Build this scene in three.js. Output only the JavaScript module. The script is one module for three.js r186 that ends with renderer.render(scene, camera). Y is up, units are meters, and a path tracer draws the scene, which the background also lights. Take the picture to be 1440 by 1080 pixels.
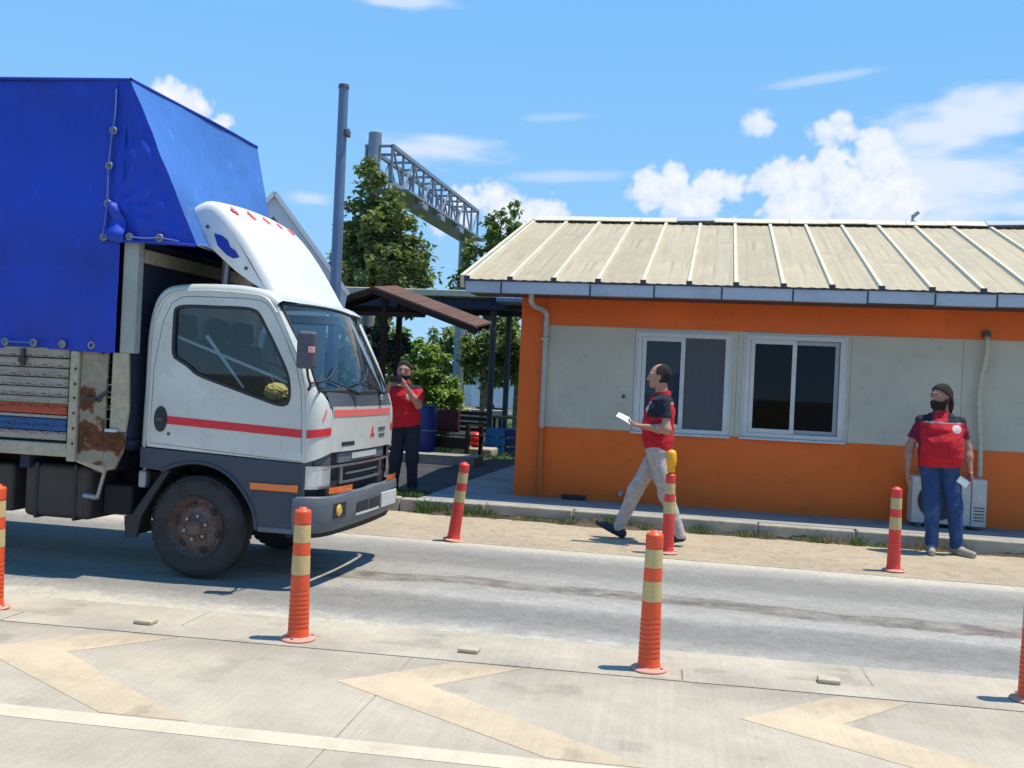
import * as THREE from 'three';
import { mergeGeometries, toCreasedNormals } from 'three/addons/utils/BufferGeometryUtils.js';
import { RoundedBoxGeometry } from 'three/addons/geometries/RoundedBoxGeometry.js';

// ---------- camera ----------
const D2R = Math.PI / 180;
const scene = new THREE.Scene();
const camera = new THREE.PerspectiveCamera(41.78, 4 / 3, 0.1, 3000);
camera.position.set(0, 1.5, 0);
camera.rotation.order = 'YXZ';
camera.rotation.set(0.06 * D2R, 11.5 * D2R, 2.68 * D2R);
scene.add(camera);
const renderer = new THREE.WebGLRenderer({ antialias: true });
renderer.setSize(1024, 768);
renderer.toneMapping = THREE.LinearToneMapping;
renderer.toneMappingExposure = 1.25;
renderer.shadowMap.enabled = true;

// ---------- noise ----------
function rng(seed) { let a = seed >>> 0; return () => { a = (a + 0x6D2B79F5) | 0; let t = Math.imul(a ^ (a >>> 15), 1 | a); t = (t + Math.imul(t ^ (t >>> 7), 61 | t)) ^ t; return ((t ^ (t >>> 14)) >>> 0) / 4294967296; }; }
function hash2(x, y) { let h = Math.imul(x, 374761393) + Math.imul(y, 668265263); h = Math.imul(h ^ (h >>> 13), 1274126177); return ((h ^ (h >>> 16)) >>> 0) / 4294967296; }
function vn(x, y, per = 0) {
  let xi = Math.floor(x), yi = Math.floor(y); const fx = x - xi, fy = y - yi;
  const u = fx * fx * (3 - 2 * fx), v = fy * fy * (3 - 2 * fy);
  let x1 = xi + 1, y1 = yi + 1;
  if (per) { xi = ((xi % per) + per) % per; yi = ((yi % per) + per) % per; x1 = ((x1 % per) + per) % per; y1 = ((y1 % per) + per) % per; }
  const a = hash2(xi, yi), b = hash2(x1, yi), c = hash2(xi, y1), d = hash2(x1, y1);
  return a + (b - a) * u + (c - a) * v + (a - b - c + d) * u * v;
}
function fbm(x, y, oct = 4, per = 0) { let s = 0, a = 0.5, n = 0; for (let i = 0; i < oct; i++) { s += a * vn(x + i * 17 * (per ? 0 : 1), y, per); n += a; a *= 0.5; x *= 2; y *= 2; per *= 2; } return s / n; }
const clamp = (x, a = 0, b = 1) => Math.min(b, Math.max(a, x));
const sstep = (a, b, x) => { const t = clamp((x - a) / (b - a)); return t * t * (3 - 2 * t); };
const mix = (a, b, t) => a + (b - a) * t;

// ---------- sky: air and clouds, all round ----------
{
  const W = 4096, H = 2048, data = new Float32Array(W * H * 4);
  const row = (el) => Math.round((el / 180 + 0.5) * H - 0.5), col = (az) => (az / 360 + 0.5) * W - 0.5;
  for (let j = 0; j < H; j++) {
    const el = ((j + 0.5) / H) * 180 - 90, e = clamp(Math.sin(Math.max(0, el) * D2R));
    const k = Math.pow(e, 0.42);
    const r = mix(0.42, 0.035, k), g = mix(0.665, 0.29, k), b = mix(0.82, 0.76, k);
    for (let i = 0; i < W; i++) { const o = (j * W + i) * 4; data[o] = r; data[o + 1] = g; data[o + 2] = b; data[o + 3] = 1; }
  }
  // thin high veils, then heaps of cloud: puffs are [azimuth, elevation, radius] in degrees
  function veil(az, el, rx, ry, amount, tilt, seed) {
    const j0 = row(el - ry * 1.5), j1 = row(el + ry * 1.5);
    for (let j = j0; j <= j1; j++) for (let i = Math.floor(col(az - rx * 1.5)); i <= col(az + rx * 1.5); i++) {
      const e = ((j + 0.5) / H) * 180 - 90, a = ((i + 0.5) / W) * 360 - 180; if (e < 0) continue;
      const dx = (a - az) / rx, dy = (e - el - tilt * (a - az)) / ry;
      const n = fbm(a * 0.5 + seed, e * 1.7 + seed * 3, 4), m = 1 - Math.sqrt(dx * dx + dy * dy) + (n - 0.5) * 0.9;
      const c = amount * sstep(0, 0.8, m); if (c <= 0) continue;
      const o = (j * W + (((i % W) + W) % W)) * 4;
      data[o] = mix(data[o], 0.66, c); data[o + 1] = mix(data[o + 1], 0.71, c); data[o + 2] = mix(data[o + 2], 0.83, c);
    }
  }
  function heap(puffs, amount, seed, soft = 1, base = -99) {
    let a0 = 1e9, a1 = -1e9, e0 = 1e9, e1 = -1e9;
    for (const [a, e, r] of puffs) { a0 = Math.min(a0, a - 1.5 * r); a1 = Math.max(a1, a + 1.5 * r); e0 = Math.min(e0, e - 1.5 * r); e1 = Math.max(e1, e + 1.5 * r); }
    for (let j = Math.max(row(Math.max(0.2, e0)), 0); j <= row(e1); j++) for (let i = Math.floor(col(a0)); i <= col(a1); i++) {
      const e = ((j + 0.5) / H) * 180 - 90, a = ((i + 0.5) / W) * 360 - 180;
      const n = fbm(a * 1.1 + seed, e * 1.1 + seed * 2, 5), n2 = fbm(a * 3 + seed, e * 3 - seed, 3);
      let m = -9, top = 0;
      for (const [pa, pe, pr] of puffs) {
        const dx = (a - pa) / pr, dy = (e - pe) / (pr * 0.86); const v = 1 - Math.sqrt(dx * dx + dy * dy);
        if (v > m) m = v; top = Math.max(top, sstep(-0.2, 0.9, v) * (0.5 + 0.5 * clamp(dy * 0.8 + 0.4 + dx * 0.3)));
      }
      const n3 = fbm(a * 8 - seed, e * 8 + seed, 3); m += (n - 0.5) * 0.85 + (n2 - 0.5) * 0.5 + (n3 - 0.5) * 0.28;
      let c = amount * sstep(-0.02, 0.30 * soft, m) * sstep(base, base + 1.8, e + (n - 0.5)); if (c <= 0.002) continue;
      const t = clamp(top * 0.85 + (n2 - 0.5) * 0.7 + (n3 - 0.5) * 0.5 + m * 0.15), o = (j * W + (((i % W) + W) % W)) * 4;
      data[o] = mix(data[o], mix(0.55, 0.80, t), c); data[o + 1] = mix(data[o + 1], mix(0.64, 0.81, t), c); data[o + 2] = mix(data[o + 2], mix(0.81, 0.84, t), c);
    }
  }
  veil(-106.5, 12.9, 4.6, 1.0, 0.75, 0.0, 3); veil(-99, 11.8, 4, 0.5, 0.45, 0.05, 9); veil(-78, 14.6, 5.5, 1.9, 0.85, 0.12, 5); veil(-79, 11.2, 7.5, 3.2, 0.85, 0, 7);
  veil(-85, 17, 4, 0.35, 0.4, 0.12, 12); veil(-113.5, 9.8, 1.8, 0.5, 0.6, 0, 2); veil(-100, 15, 3, .3, .25, .06, 31); veil(-109, 20.5, 4, .5, .7, .02, 41);
  heap([[-94.1, 11.2, 1.5], [-92.9, 11.7, 1.2], [-90.9, 11.5, 1.3], [-89.6, 11.4, 1.1], [-92, 10, 2.2]], 0.95, 4, 1, 8.6);
  heap([[-88.45, 14.8, 0.95], [-88.0, 14.7, 0.6]], 0.8, 8, 1.6); heap([[-84.9, 14.4, 1.0], [-84.2, 14.7, 1.0], [-83.7, 14.3, 0.7]], 0.85, 14, 1.5);
  heap([[-87.2, 11.8, 1.4], [-85.8, 11.9, 1.3], [-84.3, 12.6, 1.35], [-83.6, 11.5, 1.6], [-82.3, 13.6, 1.15], [-81.9, 12.6, 1.5], [-80.9, 11.2, 1.6], [-82.5, 10.6, 2.4], [-86, 10, 2.2], [-80.4, 10.2, 1.6]], 0.95, 21, 1, 8);
  heap([[-121, 14.2, 1.3], [-119.7, 13.8, 1.3], [-118.4, 12.9, 1.0], [-119.5, 12.3, 2]], 0.95, 25); 
  heap([[-104.7, 10.1, 1.2], [-103, 10.5, 1.3], [-102.3, 9.8, 1.4], [-99.9, 9.6, 1.4], [-101, 9, 2], [-105.5, 9.2, 1.5]], 0.9, 33, 1.3, 6.5);
  const r = rng(77);                                                  // the same weather goes on round the rest of the sky
  for (let az = -66; az < 226; az += 7 + r() * 7) {
    const el = 9 + r() * 4, n = 4 + Math.floor(r() * 6), p = [];
    for (let k = 0; k < n; k++) p.push([az + (r() - 0.5) * 8, el + (r() - 0.4) * 3, 1 + r() * 1.6]);
    heap(p, 0.9, az + 300, 1 + r(), el - 3);
    if (r() < 0.5) veil(az + r() * 8, 13 + r() * 12, 3 + r() * 4, 0.4 + r() * 1.5, 0.3 + r() * 0.5, (r() - 0.5) * 0.2, az + 50);
  }
  const sky = new THREE.DataTexture(data, W, H, THREE.RGBAFormat, THREE.FloatType);
  sky.mapping = THREE.EquirectangularReflectionMapping; sky.magFilter = THREE.LinearFilter; sky.needsUpdate = true; sky.name = 'sky';
  scene.background = sky; scene.environment = sky;
  scene.backgroundIntensity = 1; scene.environmentIntensity = 1;
}
// ---------- sun: high, from the right and a little behind the scene ----------
const sun = new THREE.DirectionalLight(new THREE.Color().setRGB(1, 0.925, 0.78), 4.6);
sun.position.set(-2 + 0.293 * 60, 0.954 * 60, -9 - 0.0596 * 60); sun.target.position.set(-2, 0, -9);
sun.castShadow = true; sun.shadow.mapSize.set(4096, 4096);
Object.assign(sun.shadow.camera, { left: -30, right: 30, top: 30, bottom: -30, near: 1, far: 140 });
scene.add(sun, sun.target);

// ---------- textures ----------
function makeTex(w, h, fn, srgb = true) {
  const d = new Uint8Array(w * h * 4);
  for (let j = 0; j < h; j++) for (let i = 0; i < w; i++) { const c = fn((i + 0.5) / w, (j + 0.5) / h), o = (j * w + i) * 4; if (typeof c === 'number') d[o] = d[o + 1] = d[o + 2] = clamp(c) * 255; else { d[o] = clamp(c[0]) * 255; d[o + 1] = clamp(c[1]) * 255; d[o + 2] = clamp(c[2]) * 255; } d[o + 3] = 255; }
  const t = new THREE.DataTexture(d, w, h); t.wrapS = t.wrapT = THREE.RepeatWrapping; t.magFilter = t.minFilter = THREE.LinearFilter; if (srgb) t.colorSpace = THREE.SRGBColorSpace; t.needsUpdate = true; return t;
}
function rep(t, mx, my = mx) { const c = t.clone(); c.repeat.set(1 / mx, 1 / my); c.needsUpdate = true; return c; }
const T = {};
T.grime = makeTex(512, 512, (u, v) => { const a = fbm(u * 6, v * 6, 5, 6), b = fbm(u * 40, v * 40, 3, 40); return 0.95 + 0.05 * sstep(0.3, 0.7, a) - 0.035 * sstep(0.6, 0.8, b); });
T.speck = makeTex(512, 512, (u, v) => { const a = fbm(u * 5, v * 5, 4, 5), b = vn(u * 256, v * 256, 256), c = vn(u * 90, v * 90, 90); return 0.8 + 0.16 * (a - 0.5) * 2 + 0.16 * (b - 0.5) + 0.12 * (c - 0.5); });
T.speckBump = makeTex(512, 512, (u, v) => 0.5 + 0.5 * (vn(u * 200, v * 200, 200) - 0.5) + 0.5 * (vn(u * 80, v * 80, 80) - 0.5), false);
T.concrete = makeTex(1024, 1024, (u, v) => {
  const a = fbm(u * 4, v * 4, 5, 4), b = fbm(u * 30, v * 30, 3, 30), c = vn(u * 400, v * 400, 400), br = vn(u * 260, v * 3, 260), st = sstep(0.66, 0.78, fbm(u * 9 + 3, v * 9, 4, 9));
  const k = 0.86 + 0.14 * (a - 0.5) * 1.6 + 0.06 * (b - 0.5) + 0.05 * (c - 0.5) + 0.035 * (br - 0.5) - 0.07 * st;
  return [k, k * 0.995, k * (0.985 - 0.02 * (a - 0.5))];
});
T.concreteBump = makeTex(512, 512, (u, v) => 0.5 + 0.35 * (vn(u * 220, v * 5, 220) - 0.5) + 0.3 * (vn(u * 180, v * 180, 180) - 0.5), false);
T.streak = makeTex(512, 512, (u, v) => {                              // dirt run down a metal sheet, along v
  const a = fbm(u * 40, v * 1, 3, 40), b = fbm(u * 7, v * 5, 4, 7), c = vn(u * 160, v * 8, 160), d = fbm(u * 30, v * 30, 2, 30);
  const k = 0.90 - 0.11 * sstep(0.45, 0.8, a) * sstep(0.3, 0.7, b) - 0.06 * (c - 0.5) + 0.1 * (b - 0.5) - 0.05 * (d - 0.5);
  return [k, k * 0.985, k * 0.95];
});
T.wear = makeTex(512, 512, (u, v) => {                                // old paint: chips down to grey wood, long scratches
  const a = fbm(u * 8, v * 20, 4, 4), s = vn(u * 6, v * 180, 6), chip = sstep(0.60, 0.68, fbm(u * 14 + 5, v * 26, 4, 2)), r = sstep(0.68, 0.74, fbm(u * 11 + 9, v * 16 + 2, 4, 1));
  let k = 0.86 + 0.2 * (a - 0.5) + 0.1 * (s - 0.5); let c = [k, k * 0.985, k * 0.95];
  c = c.map((x, i) => mix(x, [0.42, 0.38, 0.34][i], chip * 0.75)); return c.map((x, i) => mix(x, [0.40, 0.22, 0.12][i], r * 0.8));
});
T.rust = makeTex(512, 512, (u, v) => {
  const a = fbm(u * 5, v * 5, 5, 5), b = fbm(u * 24, v * 24, 3, 24), m = sstep(0.47, 0.58, a * 0.75 + b * 0.25);
  const k = 0.8 + 0.2 * (b - 0.5); return [mix(0.80 * k + .05, 0.44 * (0.7 + 0.6 * b), m), mix(0.76 * k + .05, 0.25 * (0.7 + 0.6 * b), m), mix(0.66 * k + .05, 0.13 * (0.7 + 0.6 * b), m)];
});
T.rustLight = makeTex(512, 512, (u, v) => { const a = fbm(u * 7 + 2, v * 5, 5, 1), b = fbm(u * 24, v * 24, 3, 24), m = sstep(0.6, 0.68, a * 0.7 + b * 0.3); const k = 0.9 + 0.16 * (b - 0.5); return [mix(k, 0.45, m), mix(k * 0.98, 0.28, m), mix(k * 0.93, 0.16, m)]; });
T.rustRim = makeTex(256, 256, (u, v) => { const a = fbm(u * 6, v * 6, 5, 6), b = vn(u * 60, v * 60, 60); const m = 0.3 + 0.4 * sstep(0.4, 0.62, a); return [mix(0.44, 0.38, m) * (0.8 + .4 * b), mix(0.40, 0.25, m) * (0.8 + .4 * b), mix(0.38, 0.18, m) * (0.8 + .4 * b)]; });
T.cloth = makeTex(256, 256, (u, v) => { const w = 0.5 + 0.25 * Math.sin(u * Math.PI * 2 * 64) + 0.25 * Math.sin(v * Math.PI * 2 * 64); return 0.86 + 0.08 * w + 0.12 * (fbm(u * 8, v * 8, 3, 8) - 0.5); });
T.clothBump = makeTex(256, 256, (u, v) => 0.5 + 0.25 * Math.sin(u * Math.PI * 2 * 64) + 0.25 * Math.sin(v * Math.PI * 2 * 64), false);
T.tarp = makeTex(512, 512, (u, v) => { const a = fbm(u * 4, v * 4, 5, 4), b = fbm(u * 16, v * 5, 4, 4), d = vn(u * 200, v * 200, 200), sc = sstep(0.7, 0.8, fbm(u * 30, v * 12, 3, 6)); return 0.84 + 0.22 * (a - 0.5) + 0.1 * (b - 0.5) + 0.04 * (d - 0.5) + 0.08 * sc; });
T.tarpBump = makeTex(512, 512, (u, v) => fbm(u * 7, v * 3, 4, 1) * 0.7 + fbm(u * 18, v * 18, 3, 18) * 0.2 + 0.1 * vn(u * 150, v * 150, 150), false);
T.soil = makeTex(512, 512, (u, v) => { const a = fbm(u * 6, v * 6, 5, 6), b = vn(u * 150, v * 150, 150), g = sstep(0.5, 0.62, fbm(u * 9 + 2, v * 9, 4, 9)); const k = 0.75 + 0.3 * (a - 0.5) + 0.2 * (b - 0.5); return [mix(0.66, 0.42, g) * k, mix(0.58, 0.50, g) * k, mix(0.44, 0.22, g) * k]; });
T.dust = makeTex(512, 512, (u, v) => { const a = fbm(u * 5, v * 5, 5, 5), b = fbm(u * 22, v * 22, 4, 22), c = vn(u * 250, v * 250, 250); const k = 0.88 + 0.16 * (a - 0.5) + 0.14 * (b - 0.5) + 0.08 * (c - 0.5) - 0.1 * sstep(0.64, 0.72, b); return [k, k * 0.985, k * 0.955]; });
T.bark = makeTex(256, 256, (u, v) => { const a = fbm(u * 14, v * 4, 4, 2), b = fbm(u * 30, v * 30, 3, 30); const k = 0.55 + 0.5 * a * b * 2; return [k, k * 0.92, k * 0.8]; });
T.wood = makeTex(256, 256, (u, v) => { const a = fbm(u * 2, v * 30, 4, 2), b = vn(u * 8, v * 120, 8); const k = 0.7 + 0.35 * (a - 0.5) + 0.15 * (b - 0.5); return [k, k * 0.9, k * 0.8]; });

// ---------- materials ----------
function mat(c, o = {}) {
  const { r = 0.7, m = 0, phys, ...rest } = o;
  const M = phys ? new THREE.MeshPhysicalMaterial() : new THREE.MeshStandardMaterial();
  if (Array.isArray(c)) M.color.setRGB(...c); else M.color.set(c);
  M.roughness = r; M.metalness = m; M.side = THREE.DoubleSide; Object.assign(M, rest); return M;
}
const g3 = (v) => [v, v, v];
const M = {
  concrete: mat([0.545, 0.472, 0.37], { r: 0.92, map: rep(T.concrete, 3.1), bumpMap: rep(T.concreteBump, 0.9), bumpScale: 0.0015 }),
  gutterStrip: mat([0.605, 0.528, 0.415], { r: 0.92, map: rep(T.concrete, 2.3), bumpMap: rep(T.speckBump, 0.6), bumpScale: 0.002 }),
  kerb: mat([0.56, 0.51, 0.41], { r: 0.95, map: rep(T.concrete, 1.1), bumpMap: rep(T.speckBump, 0.4), bumpScale: 0.004 }),
  pavement: mat([0.36, 0.35, 0.34], { r: 0.9, map: rep(T.concrete, 2.0), bumpMap: rep(T.speckBump, 0.5), bumpScale: 0.002 }),
  darkAsphalt: mat([0.075, 0.075, 0.08], { r: 0.95, map: rep(T.speck, 1.3), bumpMap: rep(T.speckBump, 0.5), bumpScale: 0.004 }),
  soil: mat([0.7, 0.7, 0.7], { r: 1, map: rep(T.soil, 4) }),
  lawn: mat([0.10, 0.17, 0.03], { r: 1, map: rep(T.speck, 1.2) }),
  marking: mat([0.67, 0.535, 0.37], { r: 0.88, map: rep(T.concrete, 1.9) }),
  lineMark: mat([0.76, 0.65, 0.49], { r: 0.88, map: rep(T.concrete, 2.7) }),
  white: mat([0.57, 0.575, 0.53], { r: 0.35, phys: true, clearcoat: 0.4, clearcoatRoughness: 0.25, map: rep(T.grime, 1.7) }),
  deflector: mat([0.74, 0.74, 0.71], { r: 0.45, phys: true, clearcoat: 0.3, clearcoatRoughness: 0.3, map: rep(T.grime, 2.3) }),
  cladding: mat([0.038, 0.050, 0.072], { r: 0.55, map: rep(T.grime, 0.8) }),
  bumper: mat([0.115, 0.13, 0.15], { r: 0.5, map: rep(T.grime, 0.7) }),
  black: mat([0.018, 0.018, 0.022], { r: 0.6 }), blackMat: mat([0.022, 0.022, 0.026], { r: 0.9 }),
  darkGrey: mat([0.07, 0.08, 0.10], { r: 0.6, map: rep(T.grime, 0.6) }),
  redStripe: mat([0.62, 0.018, 0.03], { r: 0.4 }), redPrint: mat([0.74, 0.13, 0.12], { r: 0.5 }),
  orangeLens: mat([0.75, 0.14, 0.01], { r: 0.2, phys: true, clearcoat: 1 }), clearLens: mat([0.55, 0.57, 0.58], { r: 0.12, phys: true, clearcoat: 1, m: 0.4 }), yellowLens: mat([0.65, 0.42, 0.04], { r: 0.2, phys: true, clearcoat: 1 }), redLens: mat([0.5, 0.02, 0.02], { r: 0.2, phys: true, clearcoat: 1 }),
  chrome: mat([0.55, 0.57, 0.6], { r: 0.28, m: 0.9 }), greyMetal: mat([0.30, 0.32, 0.35], { r: 0.5, m: 0.5 }),
  cabGlass: mat([0.66, 0.73, 0.77], { r: 0.02, phys: true, transmission: 1, thickness: 0, ior: 1.5 }), shieldGlass: mat([0.74, 0.84, 0.87], { r: 0.02, phys: true, transmission: 1, thickness: 0, ior: 1.55 }),
  winGlass: mat([0.26, 0.31, 0.40], { r: 0.02, phys: true, transmission: 1, thickness: 0, ior: 1.3 }),
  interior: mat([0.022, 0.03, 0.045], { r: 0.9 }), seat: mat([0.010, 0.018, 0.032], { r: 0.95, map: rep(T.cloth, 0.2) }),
  tyre: mat([0.062, 0.060, 0.060], { r: 0.88, map: rep(T.speck, 0.4), bumpMap: rep(T.speckBump, 0.2), bumpScale: 0.002 }), rim: mat([0.9, 0.85, 0.85], { r: 0.75, map: rep(T.rustRim, 0.35) }),
  tarp: mat([0.002, 0.055, 0.62], { r: 0.62, map: rep(T.tarp, 2.2), bumpMap: rep(T.tarpBump, 1.7), bumpScale: 0.012 }), tarpEdge: mat([0.006, 0.03, 0.34], { r: 0.5 }), tarpSunlit: mat([0.07, 0.22, 0.66], { r: 0.5, map: rep(T.tarp, 2.6), bumpMap: rep(T.tarpBump, 1.9), bumpScale: 0.012 }),  // nose sheet gets a paler blue with sun and sheen put into its colour
  rope: mat([0.10, 0.16, 0.38], { r: 0.9 }), eyelet: mat([0.28, 0.27, 0.24], { r: 0.5, m: 0.6 }),
  plank: mat([0.44, 0.40, 0.36], { r: 0.85, map: rep(T.wear, 0.9) }), plankOrange: mat([0.55, 0.10, 0.05], { r: 0.8, map: rep(T.wear, 1.0) }), plankBlue: mat([0.03, 0.12, 0.36], { r: 0.8, map: rep(T.wear, 1.1) }),
  rust: mat([0.62, 0.60, 0.58], { r: 0.9, map: rep(T.rust, 0.8) }), rustCream: mat([0.50, 0.45, 0.36], { r: 0.85, map: rep(T.rustLight, 0.6) }), paleGreen: mat([0.33, 0.36, 0.33], { r: 0.7, map: rep(T.grime, 0.7) }),
  navy: mat([0.02, 0.03, 0.06], { r: 0.9 }), brownTank: mat([0.05, 0.04, 0.035], { r: 0.7, map: rep(T.grime, 0.5) }),
  orangeWall: mat([0.78, 0.130, 0.004], { r: 0.55, map: rep(T.grime, 2.9), bumpMap: rep(T.tarpBump, 3), bumpScale: 0.002 }),
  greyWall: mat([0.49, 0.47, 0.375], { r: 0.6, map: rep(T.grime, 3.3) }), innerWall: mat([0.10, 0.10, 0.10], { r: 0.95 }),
  pvc: mat([0.56, 0.57, 0.56], { r: 0.4, map: rep(T.grime, 1.1) }), screen: mat([0.10, 0.11, 0.125], { r: 0.95, map: rep(T.cloth, 0.08) }),
  roof: mat([0.60, 0.53, 0.37], { r: 0.62, map: rep(T.streak, 1.56, 2.7) }), roofRib: mat([0.62, 0.56, 0.41], { r: 0.6, map: rep(T.grime, 0.8) }), gutter: mat([0.42, 0.46, 0.52], { r: 0.45, m: 0.15, map: rep(T.grime, 1.2) }), darkTrim: mat([0.05, 0.05, 0.06], { r: 0.7 }),
  pipe: mat([0.42, 0.41, 0.37], { r: 0.5, map: rep(T.grime, 0.5) }), pipeOrange: mat([0.50, 0.13, 0.02], { r: 0.55, map: rep(T.grime, 0.6) }), hose: mat([0.55, 0.49, 0.35], { r: 0.8, map: rep(T.grime, 0.3) }),
  acBody: mat([0.52, 0.51, 0.48], { r: 0.45, map: rep(T.grime, 0.6) }),
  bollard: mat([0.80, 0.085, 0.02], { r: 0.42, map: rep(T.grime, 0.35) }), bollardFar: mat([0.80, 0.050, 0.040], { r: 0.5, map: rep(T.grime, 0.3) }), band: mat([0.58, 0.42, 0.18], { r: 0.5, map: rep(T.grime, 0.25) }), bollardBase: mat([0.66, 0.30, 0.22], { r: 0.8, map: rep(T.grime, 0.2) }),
  yellow: mat([0.85, 0.36, 0.01], { r: 0.4 }), stud: mat([0.50, 0.42, 0.29], { r: 0.7, map: rep(T.grime, 0.15) }),
  steelPole: mat([0.16, 0.22, 0.33], { r: 0.45, m: 0.3, map: rep(T.grime, 0.9) }), steelTruss: mat([0.26, 0.29, 0.35], { r: 0.5, m: 0.4, map: rep(T.grime, 1) }),
  brownRoof: mat([0.24, 0.14, 0.11], { r: 0.85, map: rep(T.wood, 0.8) }), brownDark: mat([0.055, 0.032, 0.025], { r: 0.85, map: rep(T.wood, 0.6) }), shelterRoof: mat([0.55, 0.50, 0.38], { r: 0.7, map: rep(T.grime, 1.4) }),
  bark: mat([0.24, 0.22, 0.19], { r: 0.95, map: rep(T.bark, 0.5) }), barkPale: mat([0.42, 0.38, 0.31], { r: 0.95, map: rep(T.bark, 0.4) }),
  blue: mat([0.012, 0.045, 0.22], { r: 0.45 }), blueLight: mat([0.02, 0.20, 0.50], { r: 0.5 }), maroon: mat([0.12, 0.02, 0.035], { r: 0.8, map: rep(T.cloth, 0.3) }), redBall: mat([0.65, 0.02, 0.02], { r: 0.35 }), tableTop: mat([0.50, 0.36, 0.12], { r: 0.6, map: rep(T.wood, 0.5) }),
  vanWhite: mat([0.68, 0.69, 0.70], { r: 0.35 }), cream: mat([0.62, 0.60, 0.52], { r: 0.75, map: rep(T.grime, 1.5) }),
  paper: mat([0.82, 0.82, 0.80], { r: 0.8 }), skin: mat([1, 1, 1], { r: 0.6, vertexColors: true }), clothV: mat([1, 1, 1], { r: 0.9, vertexColors: true, map: rep(T.cloth, 0.12), bumpMap: rep(T.clothBump, 0.12), bumpScale: 0.0006 }), hairM: mat([0.011, 0.008, 0.007], { r: 0.92 }), shoeM: mat([1, 1, 1], { r: 0.7, vertexColors: true }),
  leaf: mat([1, 1, 1], { r: 0.9, vertexColors: true, phys: true, transmission: 0.45, thickness: 0 }),
};

// ---------- scene helpers: shapes are written in world metres; each thing has a Group at its base ----------
const taken = new Map();
function numbered(n) { const k = taken.get(n) || 0; taken.set(n, k + 1); return k ? n + '_' + String(k).padStart(3, '0') : n; }
function thing(name, label, category, pos = [0, 0, 0], group) {
  const o = new THREE.Group(); o.name = numbered(name); o.position.set(...pos); o.userData = { label, category }; if (group) o.userData.group = group; scene.add(o); return o;
}
function boxUV(g) {
  if (g.userData.keepUV) return g;
  if (g.index) g = g.toNonIndexed(); if (!g.attributes.normal) g.computeVertexNormals();
  const p = g.attributes.position, n = g.attributes.normal, uv = new Float32Array(p.count * 2);
  for (let i = 0; i < p.count; i += 3) {
    let ax = 0, ay = 0, az = 0; for (let k = 0; k < 3; k++) { ax += n.getX(i + k); ay += n.getY(i + k); az += n.getZ(i + k); }
    ax = Math.abs(ax); ay = Math.abs(ay); az = Math.abs(az);
    for (let k = 0; k < 3; k++) { const x = p.getX(i + k), y = p.getY(i + k), z = p.getZ(i + k); const j = (i + k) * 2; if (ay >= ax && ay >= az) { uv[j] = x; uv[j + 1] = z; } else if (ax >= az) { uv[j] = z; uv[j + 1] = y; } else { uv[j] = x; uv[j + 1] = y; } }
  }
  g.setAttribute('uv', new THREE.BufferAttribute(uv, 2)); return g;
}
function offsetOf(o) { const v = new THREE.Vector3(); while (o && o !== scene) { v.add(o.position); o = o.parent; } return v; }
function part(name, geo, material, parent, world = true) {
  let gs = (Array.isArray(geo) ? geo : [geo]).map(boxUV);
  let g = gs[0];
  if (gs.length > 1) { gs = gs.map((q) => { q = q.index ? q.toNonIndexed() : q; for (const k of Object.keys(q.attributes)) if (!['position', 'normal', 'uv', 'color'].includes(k)) q.deleteAttribute(k); return q; }); g = mergeGeometries(gs, false); }
  if (world && parent) { const o = offsetOf(parent); g.translate(-o.x, -o.y, -o.z); }
  const m = new THREE.Mesh(g, material); m.name = parent ? name : numbered(name); m.castShadow = m.receiveShadow = true; (parent || scene).add(m); return m;
}
function struct(name, geo, material) { const m = part(name, geo, material); m.userData.kind = 'structure'; return m; }
function tag(o, label, category, group) { o.userData.label = label; o.userData.category = category; if (group) o.userData.group = group; return o; }
function copyOf(o, pos, ry = 0, label) { const c = o.clone(); c.name = numbered(o.name.replace(/_\d{3}$/, '')); c.userData = { ...o.userData }; if (label) c.userData.label = label; c.position.set(...pos); c.rotation.y = ry; scene.add(c); return c; }
const box = (x0, x1, y0, y1, z0, z1, r = 0) => { const w = Math.abs(x1 - x0), h = Math.abs(y1 - y0), d = Math.abs(z1 - z0); const g = r ? new RoundedBoxGeometry(w, h, d, 2, Math.min(r, w / 2.1, h / 2.1, d / 2.1)) : new THREE.BoxGeometry(w, h, d); g.translate((x0 + x1) / 2, (y0 + y1) / 2, (z0 + z1) / 2); return g; };
const flipZ = (g) => { if (g.index) g = g.toNonIndexed(); g.scale(1, 1, -1); for (const k of Object.keys(g.attributes)) { const at = g.attributes[k], s = at.itemSize; for (let i = 0; i < at.count; i += 3) for (let c = 0; c < s; c++) { const t = at.array[i * s + c]; at.array[i * s + c] = at.array[(i + 1) * s + c]; at.array[(i + 1) * s + c] = t; } } return g; };
const V = (a) => new THREE.Vector3(...a);
function rod(a, b, r0, r1 = r0, seg = 10) { const A = V(a), B = V(b), L = A.distanceTo(B); const g = new THREE.CylinderGeometry(r1, r0, L, seg); g.translate(0, L / 2, 0); g.applyQuaternion(new THREE.Quaternion().setFromUnitVectors(new THREE.Vector3(0, 1, 0), B.clone().sub(A).normalize())); g.translate(...a); return g; }
function bar(a, b, w, h) { const A = V(a), B = V(b), L = A.distanceTo(B); const g = new THREE.BoxGeometry(w, h, L); const m = new THREE.Matrix4().lookAt(A, B, Math.abs(B.y - A.y) > 0.95 * L ? new THREE.Vector3(1, 0, 0) : new THREE.Vector3(0, 1, 0)); g.applyMatrix4(m); g.translate((a[0] + b[0]) / 2, (a[1] + b[1]) / 2, (a[2] + b[2]) / 2); return g; }
function tube(pts, r, seg = 30, rs = 8) { return new THREE.TubeGeometry(new THREE.CatmullRomCurve3(pts.map(V)), seg, r, rs, false); }
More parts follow.
